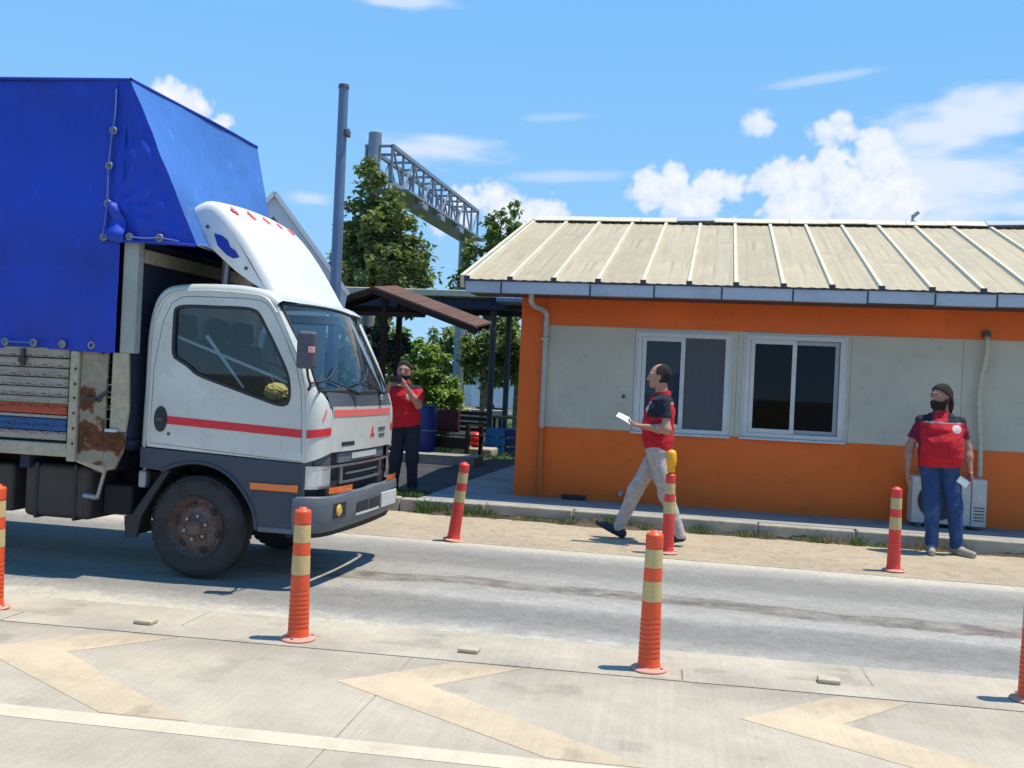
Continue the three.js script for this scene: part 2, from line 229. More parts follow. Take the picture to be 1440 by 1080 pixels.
// polygon in (x, y), thickness along z from z0 to z1, optional holes, small bevel
function slab(pts, z0, z1, holes = [], bevel = 0) {
  const s = new THREE.Shape(pts.map((p) => new THREE.Vector2(...p))); for (const h of holes) s.holes.push(new THREE.Path(h.map((p) => new THREE.Vector2(...p))));
  const d = Math.abs(z1 - z0); const g = new THREE.ExtrudeGeometry(s, { depth: Math.max(1e-4, d - 2 * bevel), bevelEnabled: bevel > 0, bevelSize: bevel, bevelThickness: bevel, bevelOffset: -bevel, bevelSegments: 2, steps: 1 });
  g.translate(0, 0, Math.min(z0, z1) + bevel); return g;
}
function surf(nu, nv, f) {                                            // grid surface from f(u, v)
  const pos = [], uv = [], idx = []; for (let j = 0; j <= nv; j++) for (let i = 0; i <= nu; i++) { const p = f(i / nu, j / nv); pos.push(...p); uv.push(i / nu, j / nv); }
  for (let j = 0; j < nv; j++) for (let i = 0; i < nu; i++) { const a = j * (nu + 1) + i, b = a + 1, c = a + nu + 1, d = c + 1; idx.push(a, b, d, a, d, c); }
  const g = new THREE.BufferGeometry(); g.setAttribute('position', new THREE.Float32BufferAttribute(pos, 3)); g.setAttribute('uv', new THREE.Float32BufferAttribute(uv, 2)); g.setIndex(idx); g.computeVertexNormals(); return g;
}
function smoothPath(pts, n) { return new THREE.CatmullRomCurve3(pts.map((p) => new THREE.Vector3(p[0], p[1], p[2] || 0)), false, 'centripetal').getSpacedPoints(n).map((v) => [v.x, v.y, v.z]); }
const flatPoly = (pts, y, th = 0) => { const s = new THREE.Shape(pts.map((p) => new THREE.Vector2(p[0], -p[1]))); const g = th ? new THREE.ExtrudeGeometry(s, { depth: th, bevelEnabled: false }) : new THREE.ShapeGeometry(s); g.rotateX(-Math.PI / 2); g.translate(0, y - th, 0); return g; };
function vsub(a, b) { return [a[0] - b[0], a[1] - b[1], a[2] - b[2]]; }
function vadd(a, b, s = 1) { return [a[0] + b[0] * s, a[1] + b[1] * s, a[2] + b[2] * s]; }
function vnorm(a) { const l = Math.hypot(...a) || 1; return a.map((q) => q / l); }
function vcross(a, b) { return [a[1] * b[2] - a[2] * b[1], a[2] * b[0] - a[0] * b[2], a[0] * b[1] - a[1] * b[0]]; }
const vdot = (a, b) => a[0] * b[0] + a[1] * b[1] + a[2] * b[2];
// ---------- ground ----------
struct('ground', (() => { const g = new THREE.PlaneGeometry(1600, 1600); g.rotateX(-Math.PI / 2); g.translate(0, -0.06, -300); return g; })(), M.soil);
// near concrete apron: cast slabs with open joints, turned a little against the road
{
  const ap = new THREE.Group(); ap.name = 'concrete_apron'; ap.userData.kind = 'structure'; ap.position.set(-1, 0, -5.28); ap.rotation.y = 0.05; scene.add(ap);
  for (let i = -3; i <= 3; i++) for (let j = 0; j < 3; j++) {
    const x0 = -0.55 + i * 4.2, z0 = j * 4.0; part('slab', box(x0 + 0.003, x0 + 4.197, -0.05, 0, z0 + (j ? 0.003 : 0.005), z0 + 3.997), M.concrete, ap, false);
  }
  for (let k = -4; k <= 4; k++) {
    const s = [[-0.8, 0.53], [-0.3, 0.03], [0.06, 0.03], [-0.33, 0.47], [0.745, 1.272], [0.335, 1.272]].map(([x, z]) => [x + k * 1.955, z]);
    part('chevron_marking', flatPoly(s, 0.002, 0.0015), M.marking, ap, false);
  }
  part('line_marking', flatPoly([[-14, 1.29], [14, 1.29], [14, 1.425], [-14, 1.425]], 0.002, 0.0015), M.lineMark, ap, false);
  part('joint_sand', flatPoly([[-14, -0.63], [14, -0.63], [14, 12], [-14, 12]], -0.0025), mat([0.46, 0.41, 0.32], { r: 1, map: rep(T.speck, 0.7) }), ap, false);
  // gutter strip of cast concrete between apron and road
  const gs = new THREE.Group(); gs.name = 'gutter_strip'; gs.userData.kind = 'structure'; gs.position.copy(ap.position); gs.rotation.y = 0.05; scene.add(gs);
  for (let i = -4; i < 4; i++) {
    part('strip_slab', box(i * 3.9 + 0.9, i * 3.9 + 4.79, -0.05, 0.002, -0.225, -0.004), M.gutterStrip, gs, false);
    part('strip_slab', box(i * 3.9 + 1.9, i * 3.9 + 5.79, -0.05, -0.001, -0.62, -0.231), M.gutterStrip, gs, false);
  }
}
// road: asphalt with wheel tracks, dust at its edges and a rough worn patch along the middle
{
  const X0 = -16, X1 = 12, Z0 = -9.22, Z1 = -5.7, W = 2048, H = 512;
  const fn = (u, v) => {
    const x = mix(X0, X1, u), z = mix(Z0, Z1, v);
    const n = fbm(x * 0.7, z * 3, 4), f = vn(x * 60, z * 60), f2 = fbm(x * 9, z * 12, 3), w = (fbm(x * 0.35 + 9, 2.2, 3) - 0.5) * 0.22;
    const zz = z + w + (n - 0.5) * 0.18;
    let k = 0.545; 
    const tr = (c, hw, a) => { k -= a * sstep(hw, hw * 0.35, Math.abs(zz - c)) * (0.75 + 0.5 * n); };
    tr(-8.35, 0.55, 0.075); tr(-6.5, 0.42, 0.085); tr(-7.0, 0.2, -0.03);
    let c = [k * 1.045, k * 1.01, k * 0.955];
    const dust = Math.max(sstep(-8.85, -9.15, zz + (f2 - .5) * .12), sstep(-6.12, -5.86, zz + (f2 - .5) * .12));
    c = c.map((q, i) => mix(q, [0.70, 0.67, 0.60][i], dust));
    const pz = -7.38 + (x + 2.6) * 0.0 + (fbm(x * 0.8 + 4, 7.1, 3) - 0.5) * 0.35, ph = 0.17 + 0.16 * (fbm(x * 1.6, 1.3, 3) - 0.5);
    const pm = sstep(0.0, 0.05, ph - Math.abs(z - pz) + (f2 - 0.5) * 0.16) * sstep(-3.6, -2.4, x) * (0.45 + 0.75 * sstep(0.3, 0.6, fbm(x * 5, z * 6, 3)));
    c = c.map((q, i) => mix(q, [0.45, 0.42, 0.385][i] * (0.75 + 0.5 * f2), clamp(pm)));
    const g = 1 + (f - 0.5) * 0.14 + (f2 - 0.5) * 0.12; return c.map((q) => q * g);
  };
  const map = makeTex(W, H, fn); map.wrapS = map.wrapT = THREE.ClampToEdgeWrapping;
  const g = new THREE.PlaneGeometry(X1 - X0, Z1 - Z0, 1, 1); g.rotateX(-Math.PI / 2); g.translate((X0 + X1) / 2, -0.006, (Z0 + Z1) / 2); g.userData.keepUV = true;
  const uv = g.attributes.uv, p = g.attributes.position; for (let i = 0; i < uv.count; i++) uv.setXY(i, (p.getX(i) - X0) / (X1 - X0), (p.getZ(i) - Z0) / (Z1 - Z0));
  const mt = mat([1, 1, 1], { r: 0.88, map });
  struct('asphalt_road', g, mt);
  struct('asphalt_road', [box(-60, X0, -0.05, -0.006, Z0, Z1), box(X1, 60, -0.05, -0.006, Z0, Z1)], mat([0.17, 0.17, 0.172], { r: 0.9, map: rep(T.speck, 1.5) }));
}
// dusty shoulder of square pavers, kerb stones, raised pavement
{
  const sh = new THREE.Group(); sh.name = 'paved_shoulder'; sh.userData.kind = 'structure'; sh.position.set(0, 0, -9.22); scene.add(sh);
  const r = rng(5), mats = [[0.60, 0.495, 0.37], [0.595, 0.49, 0.365], [0.605, 0.50, 0.375], [0.60, 0.497, 0.37]].map((c) => mat(c, { r: 0.97, map: rep(T.dust, 2.9), bumpMap: rep(T.speckBump, 0.35), bumpScale: 0.005 }));
  const gp = boxUV(new RoundedBoxGeometry(0.397, 0.05, 0.297, 1, 0.004));
  for (let i = 0; i < 33; i++) for (let j = 0; j < 6; j++) {
    const gq = gp.clone(), q = gq.attributes.uv; for (let k = 0; k < q.count; k++) q.setXY(k, q.getX(k) + (i + (j % 2) * 0.5) * 0.4, q.getY(k) - j * 0.3); const m = new THREE.Mesh(gq, mats[Math.floor(r() * 4)]); m.name = 'paver'; m.castShadow = m.receiveShadow = true;
    m.position.set(-7.4 + (i + (j % 2) * 0.5) * 0.4, -0.0268 + (r() - 0.5) * 0.002, -0.15 - j * 0.3); m.rotation.set((r() - 0.5) * 0.003, 0, (r() - 0.5) * 0.003); sh.add(m);
  }
  part('sand_bed', box(-40, 30, -0.05, -0.003, -9.235, -11.08), mat([0.60, 0.495, 0.37], { r: 1, map: rep(T.dust, 2.3) }), sh);
  const kb = new THREE.Group(); kb.name = 'kerb'; kb.userData.kind = 'structure'; kb.position.set(0, 0, -11.1); scene.add(kb);
  for (let i = -8; i < 9; i++) {
    const g = new RoundedBoxGeometry(0.985, 0.24, 0.15, 2, 0.02), p = g.attributes.position;
    for (let k = 0; k < p.count; k++) { const x = p.getX(k) + i, y = p.getY(k); const e = (fbm(x * 9, y * 14 + 3, 3) - 0.5); if (p.getZ(k) > 0) p.setZ(k, p.getZ(k) + e * 0.03 * (y < 0.08 ? 1 : 0.5)); }
    const m = part('kerb_stone', g, M.kerb, kb, false); m.position.set(i + (r() - .5) * .01, 0.03 + (r() - 0.5) * 0.012, -0.02 + (r() - 0.5) * 0.02); m.rotation.set(0, (r() - .5) * .012, (r() - .5) * .01);
  }
  // earth heaped in the angle at the foot of the kerb
  const dirt = surf(260, 5, (u, v) => { const x = mix(-3.4, 5, u), w = 0.05 + 0.13 * sstep(0.3, 0.75, fbm(x * 2.3, 4.2, 4)), h = 0.015 + 0.07 * sstep(0.35, 0.75, fbm(x * 3.1 + 5, 1.7, 4)); return [x, -0.012 + h * (1 - v) * (0.7 + 0.6 * vn(x * 30, v * 9)) + 0.004 * vn(x * 50, v * 20), -11.052 + 0.0 + w * v + 0.02 * (fbm(x * 12, v * 3, 2) - 0.5) * v]; });
  struct('earth', dirt, mat([0.19, 0.145, 0.09], { r: 1, map: rep(T.speck, 0.5), bumpMap: rep(T.speckBump, 0.2), bumpScale: 0.006 }));
  struct('pavement', [box(-3.32, 14, -0.05, 0.145, -11.2, -12.3), box(-3.32, -2.42, -0.05, 0.145, -12.3, -22)], M.pavement);
  struct('yard', [box(-14, -3.33, -0.05, 0.11, -11.2, -18.4)], M.darkAsphalt);
  struct('lawn', [box(-34, 30, -0.055, 0.02, -18.5, -44)], M.lawn);
  struct('far_road', box(-120, 60, -0.05, 0.03, -44.1, -54), mat([0.19, 0.19, 0.19], { r: 0.95, map: rep(T.speck, 3) }));
}
// ---------- truck ----------
{
  const BASE = [-4.6, 0, -7.45], ZC = -7.45, ZN = -6.6, ZF = -8.3;
  const truck = thing('truck', 'white cab-over truck with blue tarpaulin cargo body and red door stripe', 'truck', BASE);
  const mirrorZ = (g) => { g = g.clone(); g.translate(0, 0, -ZC); g.scale(1, 1, -1); g.translate(0, 0, ZC); if (g.index) { const a = g.index.array; for (let i = 0; i < a.length; i += 3) { const t = a[i]; a[i] = a[i + 1]; a[i + 1] = t; } } else { for (const k of Object.keys(g.attributes)) { const at = g.attributes[k], s = at.itemSize; for (let i = 0; i < at.count; i += 3) for (let c = 0; c < s; c++) { const t = at.array[i * s + c]; at.array[i * s + c] = at.array[(i + 1) * s + c]; at.array[(i + 1) * s + c] = t; } } } return g; };
  const P = (n, g, m, p = truck) => part(n, g, m, p);
  // shell swept over a side path with rounded flanks
  function sweep(path, r, zn, zf, camber, nArc = 6) {
    const n = path.length, nrm = path.map((p, i) => { const a = path[Math.max(0, i - 1)], b = path[Math.min(n - 1, i + 1)]; let x = b[1] - a[1], y = -(b[0] - a[0]); const l = Math.hypot(x, y); return [x / l, y / l]; });
    const cross = []; for (let k = 0; k <= nArc; k++) { const t = (k / nArc) * Math.PI / 2; cross.push([zn - r * (1 - Math.cos(t)), r * (1 - Math.sin(t))]); }
    for (let k = 1; k < 8; k++) { const s = k / 8; cross.push([mix(zn - r, zf + r, s), -camber * 4 * s * (1 - s)]); }
    for (let k = nArc; k >= 0; k--) { const t = (k / nArc) * Math.PI / 2; cross.push([zf + r * (1 - Math.cos(t)), r * (1 - Math.sin(t))]); }
    const g = surf(n - 1, cross.length - 1, (u, v) => { const i = Math.round(u * (n - 1)), c = cross[Math.round(v * (cross.length - 1))]; return [path[i][0] + nrm[i][0] * c[1], path[i][1] + nrm[i][1] * c[1], c[0]]; });
    return { g, inset: path.map((p, i) => [p[0] + nrm[i][0] * r, p[1] + nrm[i][1] * r]) };
  }
  // cab: rear wall and roof in one pressing (path runs from the rear sill over the roof to the windscreen)
  const cabPath = smoothPath([[-4.066, 0.80], [-4.071, 0.96], [-4.063, 1.4], [-4.056, 1.774], [-4.03, 1.925], [-3.995, 2.02], [-3.92, 2.09], [-3.8, 2.115], [-3.547, 2.125], [-3.30, 2.115], [-3.12, 2.075], [-3.03, 2.02]], 48);
  const sw = sweep(cabPath, 0.05, ZN, ZF, 0.015);
  P('cab_shell', sw.g, M.white);
  const doorO = [[-3.992, 0.965], [-3.985, 1.3], [-3.980, 1.505], [-3.924, 1.846], [-3.862, 1.975], [-3.80, 2.015], [-3.74, 2.027], [-3.3, 2.025], [-3.17, 2.012], [-3.12, 1.985], [-3.071, 1.92], [-2.98, 1.755], [-2.887, 1.560], [-2.845, 1.40], [-2.830, 1.2], [-2.820, 0.967], [-2.815, 0.895]];
  const grow = (pts, d) => { const n = pts.length; return pts.map((p, i) => { const a = pts[(i + n - 1) % n], b = pts[(i + 1) % n]; let x = b[1] - a[1], y = -(b[0] - a[0]); const l = Math.hypot(x, y); return [p[0] - (x / l) * d, p[1] - (y / l) * d]; }); };
  const winO = (() => { const p = smoothPath([[-3.842, 1.90], [-3.836, 1.935], [-3.80, 1.955], [-3.5, 1.962], [-3.24, 1.953], [-3.19, 1.93], [-3.125, 1.832], [-3.03, 1.67], [-2.945, 1.505], [-2.927, 1.43], [-2.923, 1.335], [-2.94, 1.29], [-2.985, 1.278], [-3.153, 1.319], [-3.40, 1.392], [-3.60, 1.452], [-3.66, 1.478], [-3.72, 1.525], [-3.80, 1.568], [-3.832, 1.59], [-3.842, 1.64], [-3.842, 1.88]], 70); p.pop(); return p.map((q) => [q[0], q[1]]); })();
  const A = [[-3.045, 1.962], [-3.03, 1.93], [-2.94, 1.755], [-2.858, 1.575], [-2.815, 1.40], [-2.800, 1.2], [-2.793, 0.97], [-2.788, 0.89]];
  // side panels with a groove round the door
  const inset = sw.inset.filter((p) => p[1] > 0.95);
  const sideO = [[-4.012, 0.934], ...inset, ...A.slice(1), [-2.788, 0.887]];
  const sideG = slab(sideO, ZN - 0.028, ZN, [grow(doorO, 0.007)], 0.004);
  P('side_panel', sideG, M.white); P('side_panel', mirrorZ(sideG), M.white);
  const doorG = slab(doorO, ZN - 0.03, ZN + 0.004, [winO], 0.006);
  function door(flip) {
    const f = (g) => (flip ? mirrorZ(g) : g), d = P('door', f(doorG.clone()), M.white);
    P('window_seal', f(slab(grow(winO, 0.006), ZN - 0.02, ZN + 0.006, [grow(winO, -0.014)], 0.003)), M.black, d);
    P('window_pane', f(slab(grow(winO, -0.018), ZN - 0.016, ZN - 0.013)), M.cabGlass, d);
    const hs = new THREE.Shape(); hs.absellipse(-3.907, 1.138, 0.047, 0.088, 0, Math.PI * 2);
    const hg = new THREE.ExtrudeGeometry(hs, { depth: 0.008, bevelEnabled: true, bevelSize: 0.004, bevelThickness: 0.004, bevelSegments: 2 }); hg.translate(0, 0, ZN + 0.002);
    const h = P('door_handle', f(hg), M.black, d); P('grip', f(box(-3.935, -3.88, 1.125, 1.15, ZN + 0.012, ZN + 0.026, 0.006)), M.darkGrey, d);
    P('keyhole', f((() => { const c = new THREE.CylinderGeometry(0.012, 0.012, 0.008, 14); c.rotateX(Math.PI / 2); c.translate(-3.84, 1.035, ZN + 0.005); return c; })()), M.darkGrey, d);
    P('stripe', f(slab([[-3.858, 1.106], [-2.822, 1.062], [-2.822, 1.120], [-3.858, 1.163]], ZN + 0.004, ZN + 0.0065)), M.redStripe, d);
    P('drip_rail', f(tube([[-3.99, 1.86, ZN + 0.006], [-3.93, 1.99, ZN + 0.004], [-3.86, 2.045, ZN], [-3.7, 2.068, ZN - 0.003], [-3.3, 2.06, ZN - 0.003], [-3.14, 2.03, ZN], [-3.05, 1.93, ZN + 0.003]], 0.010, 30, 6)), M.white, d);
    return d;
  }
  door(false); door(true);
  // front corner pressings (windscreen pillar running down to the lamp)
  const AA = smoothPath(A.map((p) => [p[0], p[1], ZN]), 24), BB = smoothPath([[-3.075, 1.99, -6.70], [-3.0, 1.86, -6.705], [-2.89, 1.67, -6.71], [-2.80, 1.50, -6.715], [-2.745, 1.395, -6.72], [-2.71, 1.33, -6.76], [-2.685, 1.25, -6.80], [-2.682, 1.1, -6.815], [-2.684, 0.955, -6.82]], 24);
  const cornerG = surf(24, 8, (u, v) => { const i = Math.round(u * 24), a = AA[i], b = BB[i], c = [mix(a[0], b[0], 0.92) + 0.012 * Math.min(1, u * 3), (a[1] + b[1]) / 2, mix(a[2], b[2], 0.06)], w0 = (1 - v) ** 2, w1 = 2 * v * (1 - v), w2 = v * v; return [0, 1, 2].map((k) => w0 * a[k] + w1 * c[k] + w2 * b[k]); });
  for (const f of [(g) => g, mirrorZ]) {
    const c = P('corner_panel', f(cornerG.clone()), M.white);
    const at = (i, v) => { const a = AA[i], b = BB[i], cc = [mix(a[0], b[0], 0.92) + 0.012 * Math.min(1, (i / 24) * 3), (a[1] + b[1]) / 2, mix(a[2], b[2], 0.06)], w0 = (1 - v) ** 2, w1 = 2 * v * (1 - v), w2 = v * v; return [0, 1, 2].map((k) => w0 * a[k] + w1 * cc[k] + w2 * b[k]); };
    const rib = (y0, y1, y2, y3, v0, v1) => surf(10, 2, (u, w) => { const v = mix(v0, v1, u), y = mix(mix(y0, y2, u), mix(y1, y3, u), w); let i = 0; while (i < 23 && at(i + 1, v)[1] > y) i++; const p = at(i, v), q = at(Math.min(24, i + 1), v), t = clamp((p[1] - y) / Math.max(1e-6, p[1] - q[1])); return [mix(p[0], q[0], t) + 0.004, y, mix(p[2], q[2], t) + 0.004 * (f === mirrorZ ? 1 : 1)]; });
    P('stripe', f(rib(1.060, 1.118, 1.085, 1.135, 0.02, 0.93)), M.redStripe, c);
    P('stripe', f(rib(1.175, 1.20, 1.255, 1.275, 0.58, 0.80)), M.redPrint, c);
  }
  // windscreen
  const ws = (s, v, o = 0) => [mix(-2.655, -2.985, v) - 0.09 * s * s + o, mix(1.395, 2.005 + 0.018 * (1 - s * s), v) + o * 0.5, ZC - s * mix(0.735, 0.75, v)];
  const shield = P('windscreen', surf(24, 10, (u, v) => ws(u * 2 - 1, v)), M.shieldGlass);
  const rim = []; for (let i = 0; i <= 20; i++) rim.push(ws(i / 10 - 1, 0)); for (let i = 1; i <= 8; i++) rim.push(ws(1, i / 8)); for (let i = 1; i <= 20; i++) rim.push(ws(1 - i / 10, 1)); for (let i = 1; i < 8; i++) rim.push(ws(-1, 1 - i / 8));
  P('windscreen_seal', new THREE.TubeGeometry(new THREE.CatmullRomCurve3(rim.map(V), true), 120, 0.013, 6, true), M.black, shield);
  for (const [s0, s1] of [[-0.35, -0.86], [0.45, -0.05]]) {
    const a = ws(s0, -0.03, 0.02), b = ws(s1, 0.12, 0.022), c1 = ws(s1 - 0.28, 0.07, 0.02), c2 = ws(s1 + 0.30, 0.28, 0.02);
    P('wiper', [rod(a, b, 0.009, 0.006), tube([c1, b, c2], 0.007, 12, 6), (() => { const k = new THREE.SphereGeometry(0.02, 10, 8); k.translate(...a); return k; })()], M.black);
  }
  // front face
  const fx = (z) => -2.682 + 0.032 * (1 - ((z - ZC) / 0.63) ** 2);
  const plate = (z0, z1, y0, y1, off, th = 0.004, tilt = 0) => { const n = 14; const f = surf(n, 2, (u, v) => { const z = mix(z0, z1, u); return [fx(z) + off + tilt * v, mix(y0, y1, v), z]; }); const e = surf(n * 2 + 3, 1, (u, v) => { const k = Math.round(u * (n * 2 + 3)), tp = k > n + 0.5, i = tp ? n * 2 + 1 - k : k, z = mix(z0, z1, clamp(i / n)), y = tp ? y1 : y0; const kk = k === n * 2 + 3 ? [z0, y0] : [z, y]; return [fx(kk[0]) + off + (kk[1] === y1 ? tilt : 0) - th * v, kk[1], kk[0]]; }); return [f, e]; };
  const front = P('front_panel', plate(-6.815, -8.085, 0.955, 1.285, 0, 0.03), M.white);
  P('stripe', plate(-6.83, -8.08, 1.213, 1.262, 0.004), M.redPrint, front);
  P('vent_slot', plate(-6.97, -7.20, 0.995, 1.025, 0.003), M.black, front);
  P('lettering', [plate(-7.74, -7.93, 1.085, 1.112, 0.005), plate(-7.76, -7.92, 1.035, 1.060, 0.005)].flat(), M.darkGrey, front);
  { const e = []; for (const [dz, dy, a] of [[0, 0.028, 0], [0.025, -0.014, 2.09], [-0.025, -0.014, -2.09]]) { const s = new THREE.Shape([[0, -0.028], [0.0155, 0], [0, 0.028], [-0.0155, 0]].map((p) => new THREE.Vector2(...p))); const q = new THREE.ExtrudeGeometry(s, { depth: 0.004, bevelEnabled: false }); q.rotateZ(a); q.rotateY(Math.PI / 2); q.translate(fx(-7.58) + 0.001, 1.07 + dy, -7.58 + dz); e.push(q); } P('emblem', e, M.redStripe, front); }
  P('cowl', [surf(16, 3, (u, v) => { const z = mix(-6.77, -8.13, u), s = (ZC - z) / 0.735; return [mix(fx(z) + 0.0, -2.652 - 0.085 * s * s, v), mix(1.282, 1.398, v), z]; })], M.darkGrey);
  P('washer_cap', box(-2.665, -2.63, 1.33, 1.375, -7.72, -7.80, 0.01), M.chrome);
  // lamps and grille
  const gr = P('grille', [surf(16, 2, (u, v) => { const z = mix(-6.80, -8.10, u); return [fx(z) - 0.035, mix(0.60, 0.955, v), z]; })], M.blackMat);
  P('upper_band', plate(-6.95, -7.95, 0.872, 0.945, -0.012, 0.02), M.bumper, gr); P('name_plate', plate(-7.18, -7.72, 0.893, 0.935, -0.004, 0.006), M.pvc, gr);
  P('grille_bar', plate(-6.84, -8.06, 0.842, 0.858, -0.005, 0.02), M.chrome, gr); P('grille_bar', plate(-7.1, -7.8, 0.778, 0.792, -0.014, 0.02), M.bumper, gr); P('grille_bar', plate(-7.05, -7.85, 0.715, 0.730, -0.010, 0.02), M.bumper, gr); P('grille_post', plate(-7.0, -7.04, 0.715, 0.842, -0.012, 0.02), M.chrome, gr); P('grille_post', plate(-7.86, -7.90, 0.715, 0.842, -0.012, 0.02), M.chrome, gr);
  const lampS = (y0, y1, o) => surf(10, 3, (u, v) => { const t = u * Math.PI / 2 * 0.98; return [-2.80 + 0.112 * Math.sin(t) + o, mix(y0, y1, v), -6.615 - 0.22 * (1 - Math.cos(t)) + o * 0.4]; });
  for (const f of [(g) => g, mirrorZ]) {
    const l = P('headlight', f(lampS(0.715, 0.855, 0)), M.clearLens); P('lamp_surround', f(lampS(0.862, 0.95, -0.004)), M.darkGrey, l); P('lamp_bezel', f(lampS(0.855, 0.864, 0.006)), M.chrome, l); P('lamp_bezel', f(lampS(0.702, 0.716, 0.006)), M.chrome, l);
    P('lamp_housing', f(surf(8, 2, (u, v) => { const t = u * Math.PI / 2; return [-2.83 + 0.115 * Math.sin(t), mix(0.6, 0.96, v), -6.625 - 0.24 * (1 - Math.cos(t))]; })), M.blackMat, l);
  }
  // bumper: plan path with a bellied section, lamps let in
  const bp = smoothPath([[-2.86, -6.575], [-2.76, -6.578], [-2.67, -6.63], [-2.625, -6.74], [-2.60, -7.0], [-2.585, -7.45], [-2.60, -7.9], [-2.625, -8.16], [-2.67, -8.27], [-2.76, -8.322], [-2.86, -8.325]], 60);
  const bs = [[-0.05, 0.665], [-0.012, 0.668], [0.0, 0.655], [0.006, 0.60], [0.004, 0.52], [-0.006, 0.45], [-0.03, 0.412], [-0.09, 0.405]];
  const bn = bp.map((p, i) => { const a = bp[Math.max(0, i - 1)], b = bp[Math.min(60, i + 1)]; let x = -(b[1] - a[1]), z = b[0] - a[0]; const l = Math.hypot(x, z); return [x / l, z / l]; });
  const bumper = P('bumper', surf(60, 7, (u, v) => { const i = Math.round(u * 60), s = bs[Math.round(v * 7)], wv = 0.004 * Math.sin(i * 0.42) * (s[1] > 0.6 ? 1 : 0); return [bp[i][0] + bn[i][0] * s[0], s[1] + wv - 0.018 * (i < 30 ? 1 - i / 30 : 0), bp[i][1] + bn[i][1] * s[0]]; }), M.bumper);
  const bplate = (z0, z1, y0, y1, o) => surf(8, 1, (u, v) => { const z = mix(z0, z1, u); let i = 0; while (i < 59 && bp[i + 1][1] > z) i++; const t = (bp[i][1] - z) / (bp[i][1] - bp[i + 1][1]); return [mix(bp[i][0], bp[i + 1][0], t) + 0.006 + o, mix(y0, y1, v), z]; });
  P('lamp_recess', bplate(-6.74, -6.93, 0.495, 0.60, 0.004), M.black, bumper); P('lamp_recess', bplate(-7.97, -8.16, 0.495, 0.60, 0.004), M.black, bumper);
  for (const z of [-6.82, -8.08]) P('fog_lamp', (() => { const c = new THREE.SphereGeometry(0.045, 16, 10); c.scale(0.35, 1, 1.1); c.translate(-2.606, 0.547, z); return c; })(), M.yellowLens, bumper);
  P('air_slot', bplate(-7.13, -7.36, 0.50, 0.575, 0.004), M.black, bumper); P('air_slot', bplate(-7.40, -7.62, 0.50, 0.575, 0.004), M.black, bumper); P('air_slot_lip', bplate(-7.10, -7.60, 0.478, 0.497, 0.008), M.pvc, bumper);
  P('number_plate', box(-2.586, -2.572, 0.475, 0.595, -7.66, -8.02, 0.006), M.pvc, bumper);
  P('indicator', bplate(-6.70, -7.06, 0.672, 0.715, -0.012), M.orangeLens); P('indicator', bplate(-7.84, -8.20, 0.672, 0.715, -0.012), M.orangeLens);
  P('lower_spoiler', surf(30, 2, (u, v) => { const i = Math.round(u * 60); return [bp[i][0] - 0.03 - 0.03 * v, mix(0.42, 0.36, v), bp[i][1] * 1 + (ZC - bp[i][1]) * 0.04]; }), M.blackMat);
  // dark lower cladding with wheel arch
  const arch = smoothPath([[-3.133, 0.397], [-3.156, 0.521], [-3.227, 0.641], [-3.342, 0.760], [-3.482, 0.827], [-3.649, 0.842], [-3.814, 0.800], [-3.880, 0.766]], 26).map((p) => [p[0], p[1]]);
  const cladG = slab([[-4.06, 0.928], [-4.056, 0.781], ...arch.slice().reverse(), [-2.79, 0.42], [-2.79, 0.882]], ZN - 0.03, ZN + 0.007, [], 0.006);
  const lipG = tube(arch.map((p) => [p[0], p[1], ZN + 0.004]), 0.016, 40, 6);
  const linerG = surf(26, 1, (u, v) => { const p = arch[Math.round(u * 26)]; return [p[0], p[1], ZN - 0.02 - 0.42 * v]; });
  const flapG = surf(10, 4, (u, v) => { const t = u; return [mix(-3.86, -4.16, Math.min(1, t * 1.25)) + (t > 0.8 ? (t - 0.8) * 0.1 : 0), mix(0.79, 0.27, t), ZN - 0.36 * v + 0.004]; });
  const flapSide = slab([[-3.86, 0.785], [-3.99, 0.60], [-4.10, 0.44], [-4.165, 0.42], [-4.15, 0.27], [-4.06, 0.275], [-4.03, 0.42], [-3.93, 0.60], [-3.82, 0.77]], ZN - 0.03, ZN + 0.002, [], 0.004);
  for (const f of [(g) => g, mirrorZ]) {
    const c = P('cladding', f(cladG.clone()), M.cladding); P('arch_lip', f(lipG.clone()), M.cladding, c); P('arch_liner', f(linerG.clone()), M.blackMat, c);
    P('side_marker', f(slab([[-3.188, 0.681], [-2.829, 0.679], [-2.829, 0.728], [-3.188, 0.730]], ZN + 0.006, ZN + 0.02, [], 0.005)), M.orangeLens, c);
    P('step_sill', f(box(-3.12, -2.80, 0.385, 0.425, ZN - 0.06, ZN + 0.016, 0.01)), M.bumper, c);
    P('mudguard', [f(flapG.clone()), f(flapSide.clone())], M.black);
  }
  P('washer_bottle', [box(-4.085, -4.02, 0.63, 0.76, -6.62, -6.70, 0.02), rod([-4.05, 0.76, -6.66], [-4.05, 0.80, -6.66], 0.018)], M.greyMetal);
  // cab inside
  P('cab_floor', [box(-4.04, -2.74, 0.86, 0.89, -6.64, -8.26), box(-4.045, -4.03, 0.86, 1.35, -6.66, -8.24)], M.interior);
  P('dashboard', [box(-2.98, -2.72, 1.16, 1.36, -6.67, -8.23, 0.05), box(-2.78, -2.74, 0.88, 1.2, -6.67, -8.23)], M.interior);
  for (const z of [-7.02, -7.55, -7.98]) P('seat', [box(-3.90, -3.42, 1.0, 1.16, z + 0.21, z - 0.21, 0.05), (() => { const b = box(-0.06, 0.06, 0, 0.62, 0.21, -0.21, 0.05); b.rotateZ(0.16); b.translate(-3.86, 1.12, z); return b; })(), (() => { const b = box(-0.04, 0.04, 0, 0.18, 0.12, -0.12, 0.03); b.rotateZ(0.16); b.translate(-3.965, 1.74, z); return b; })()], M.seat);
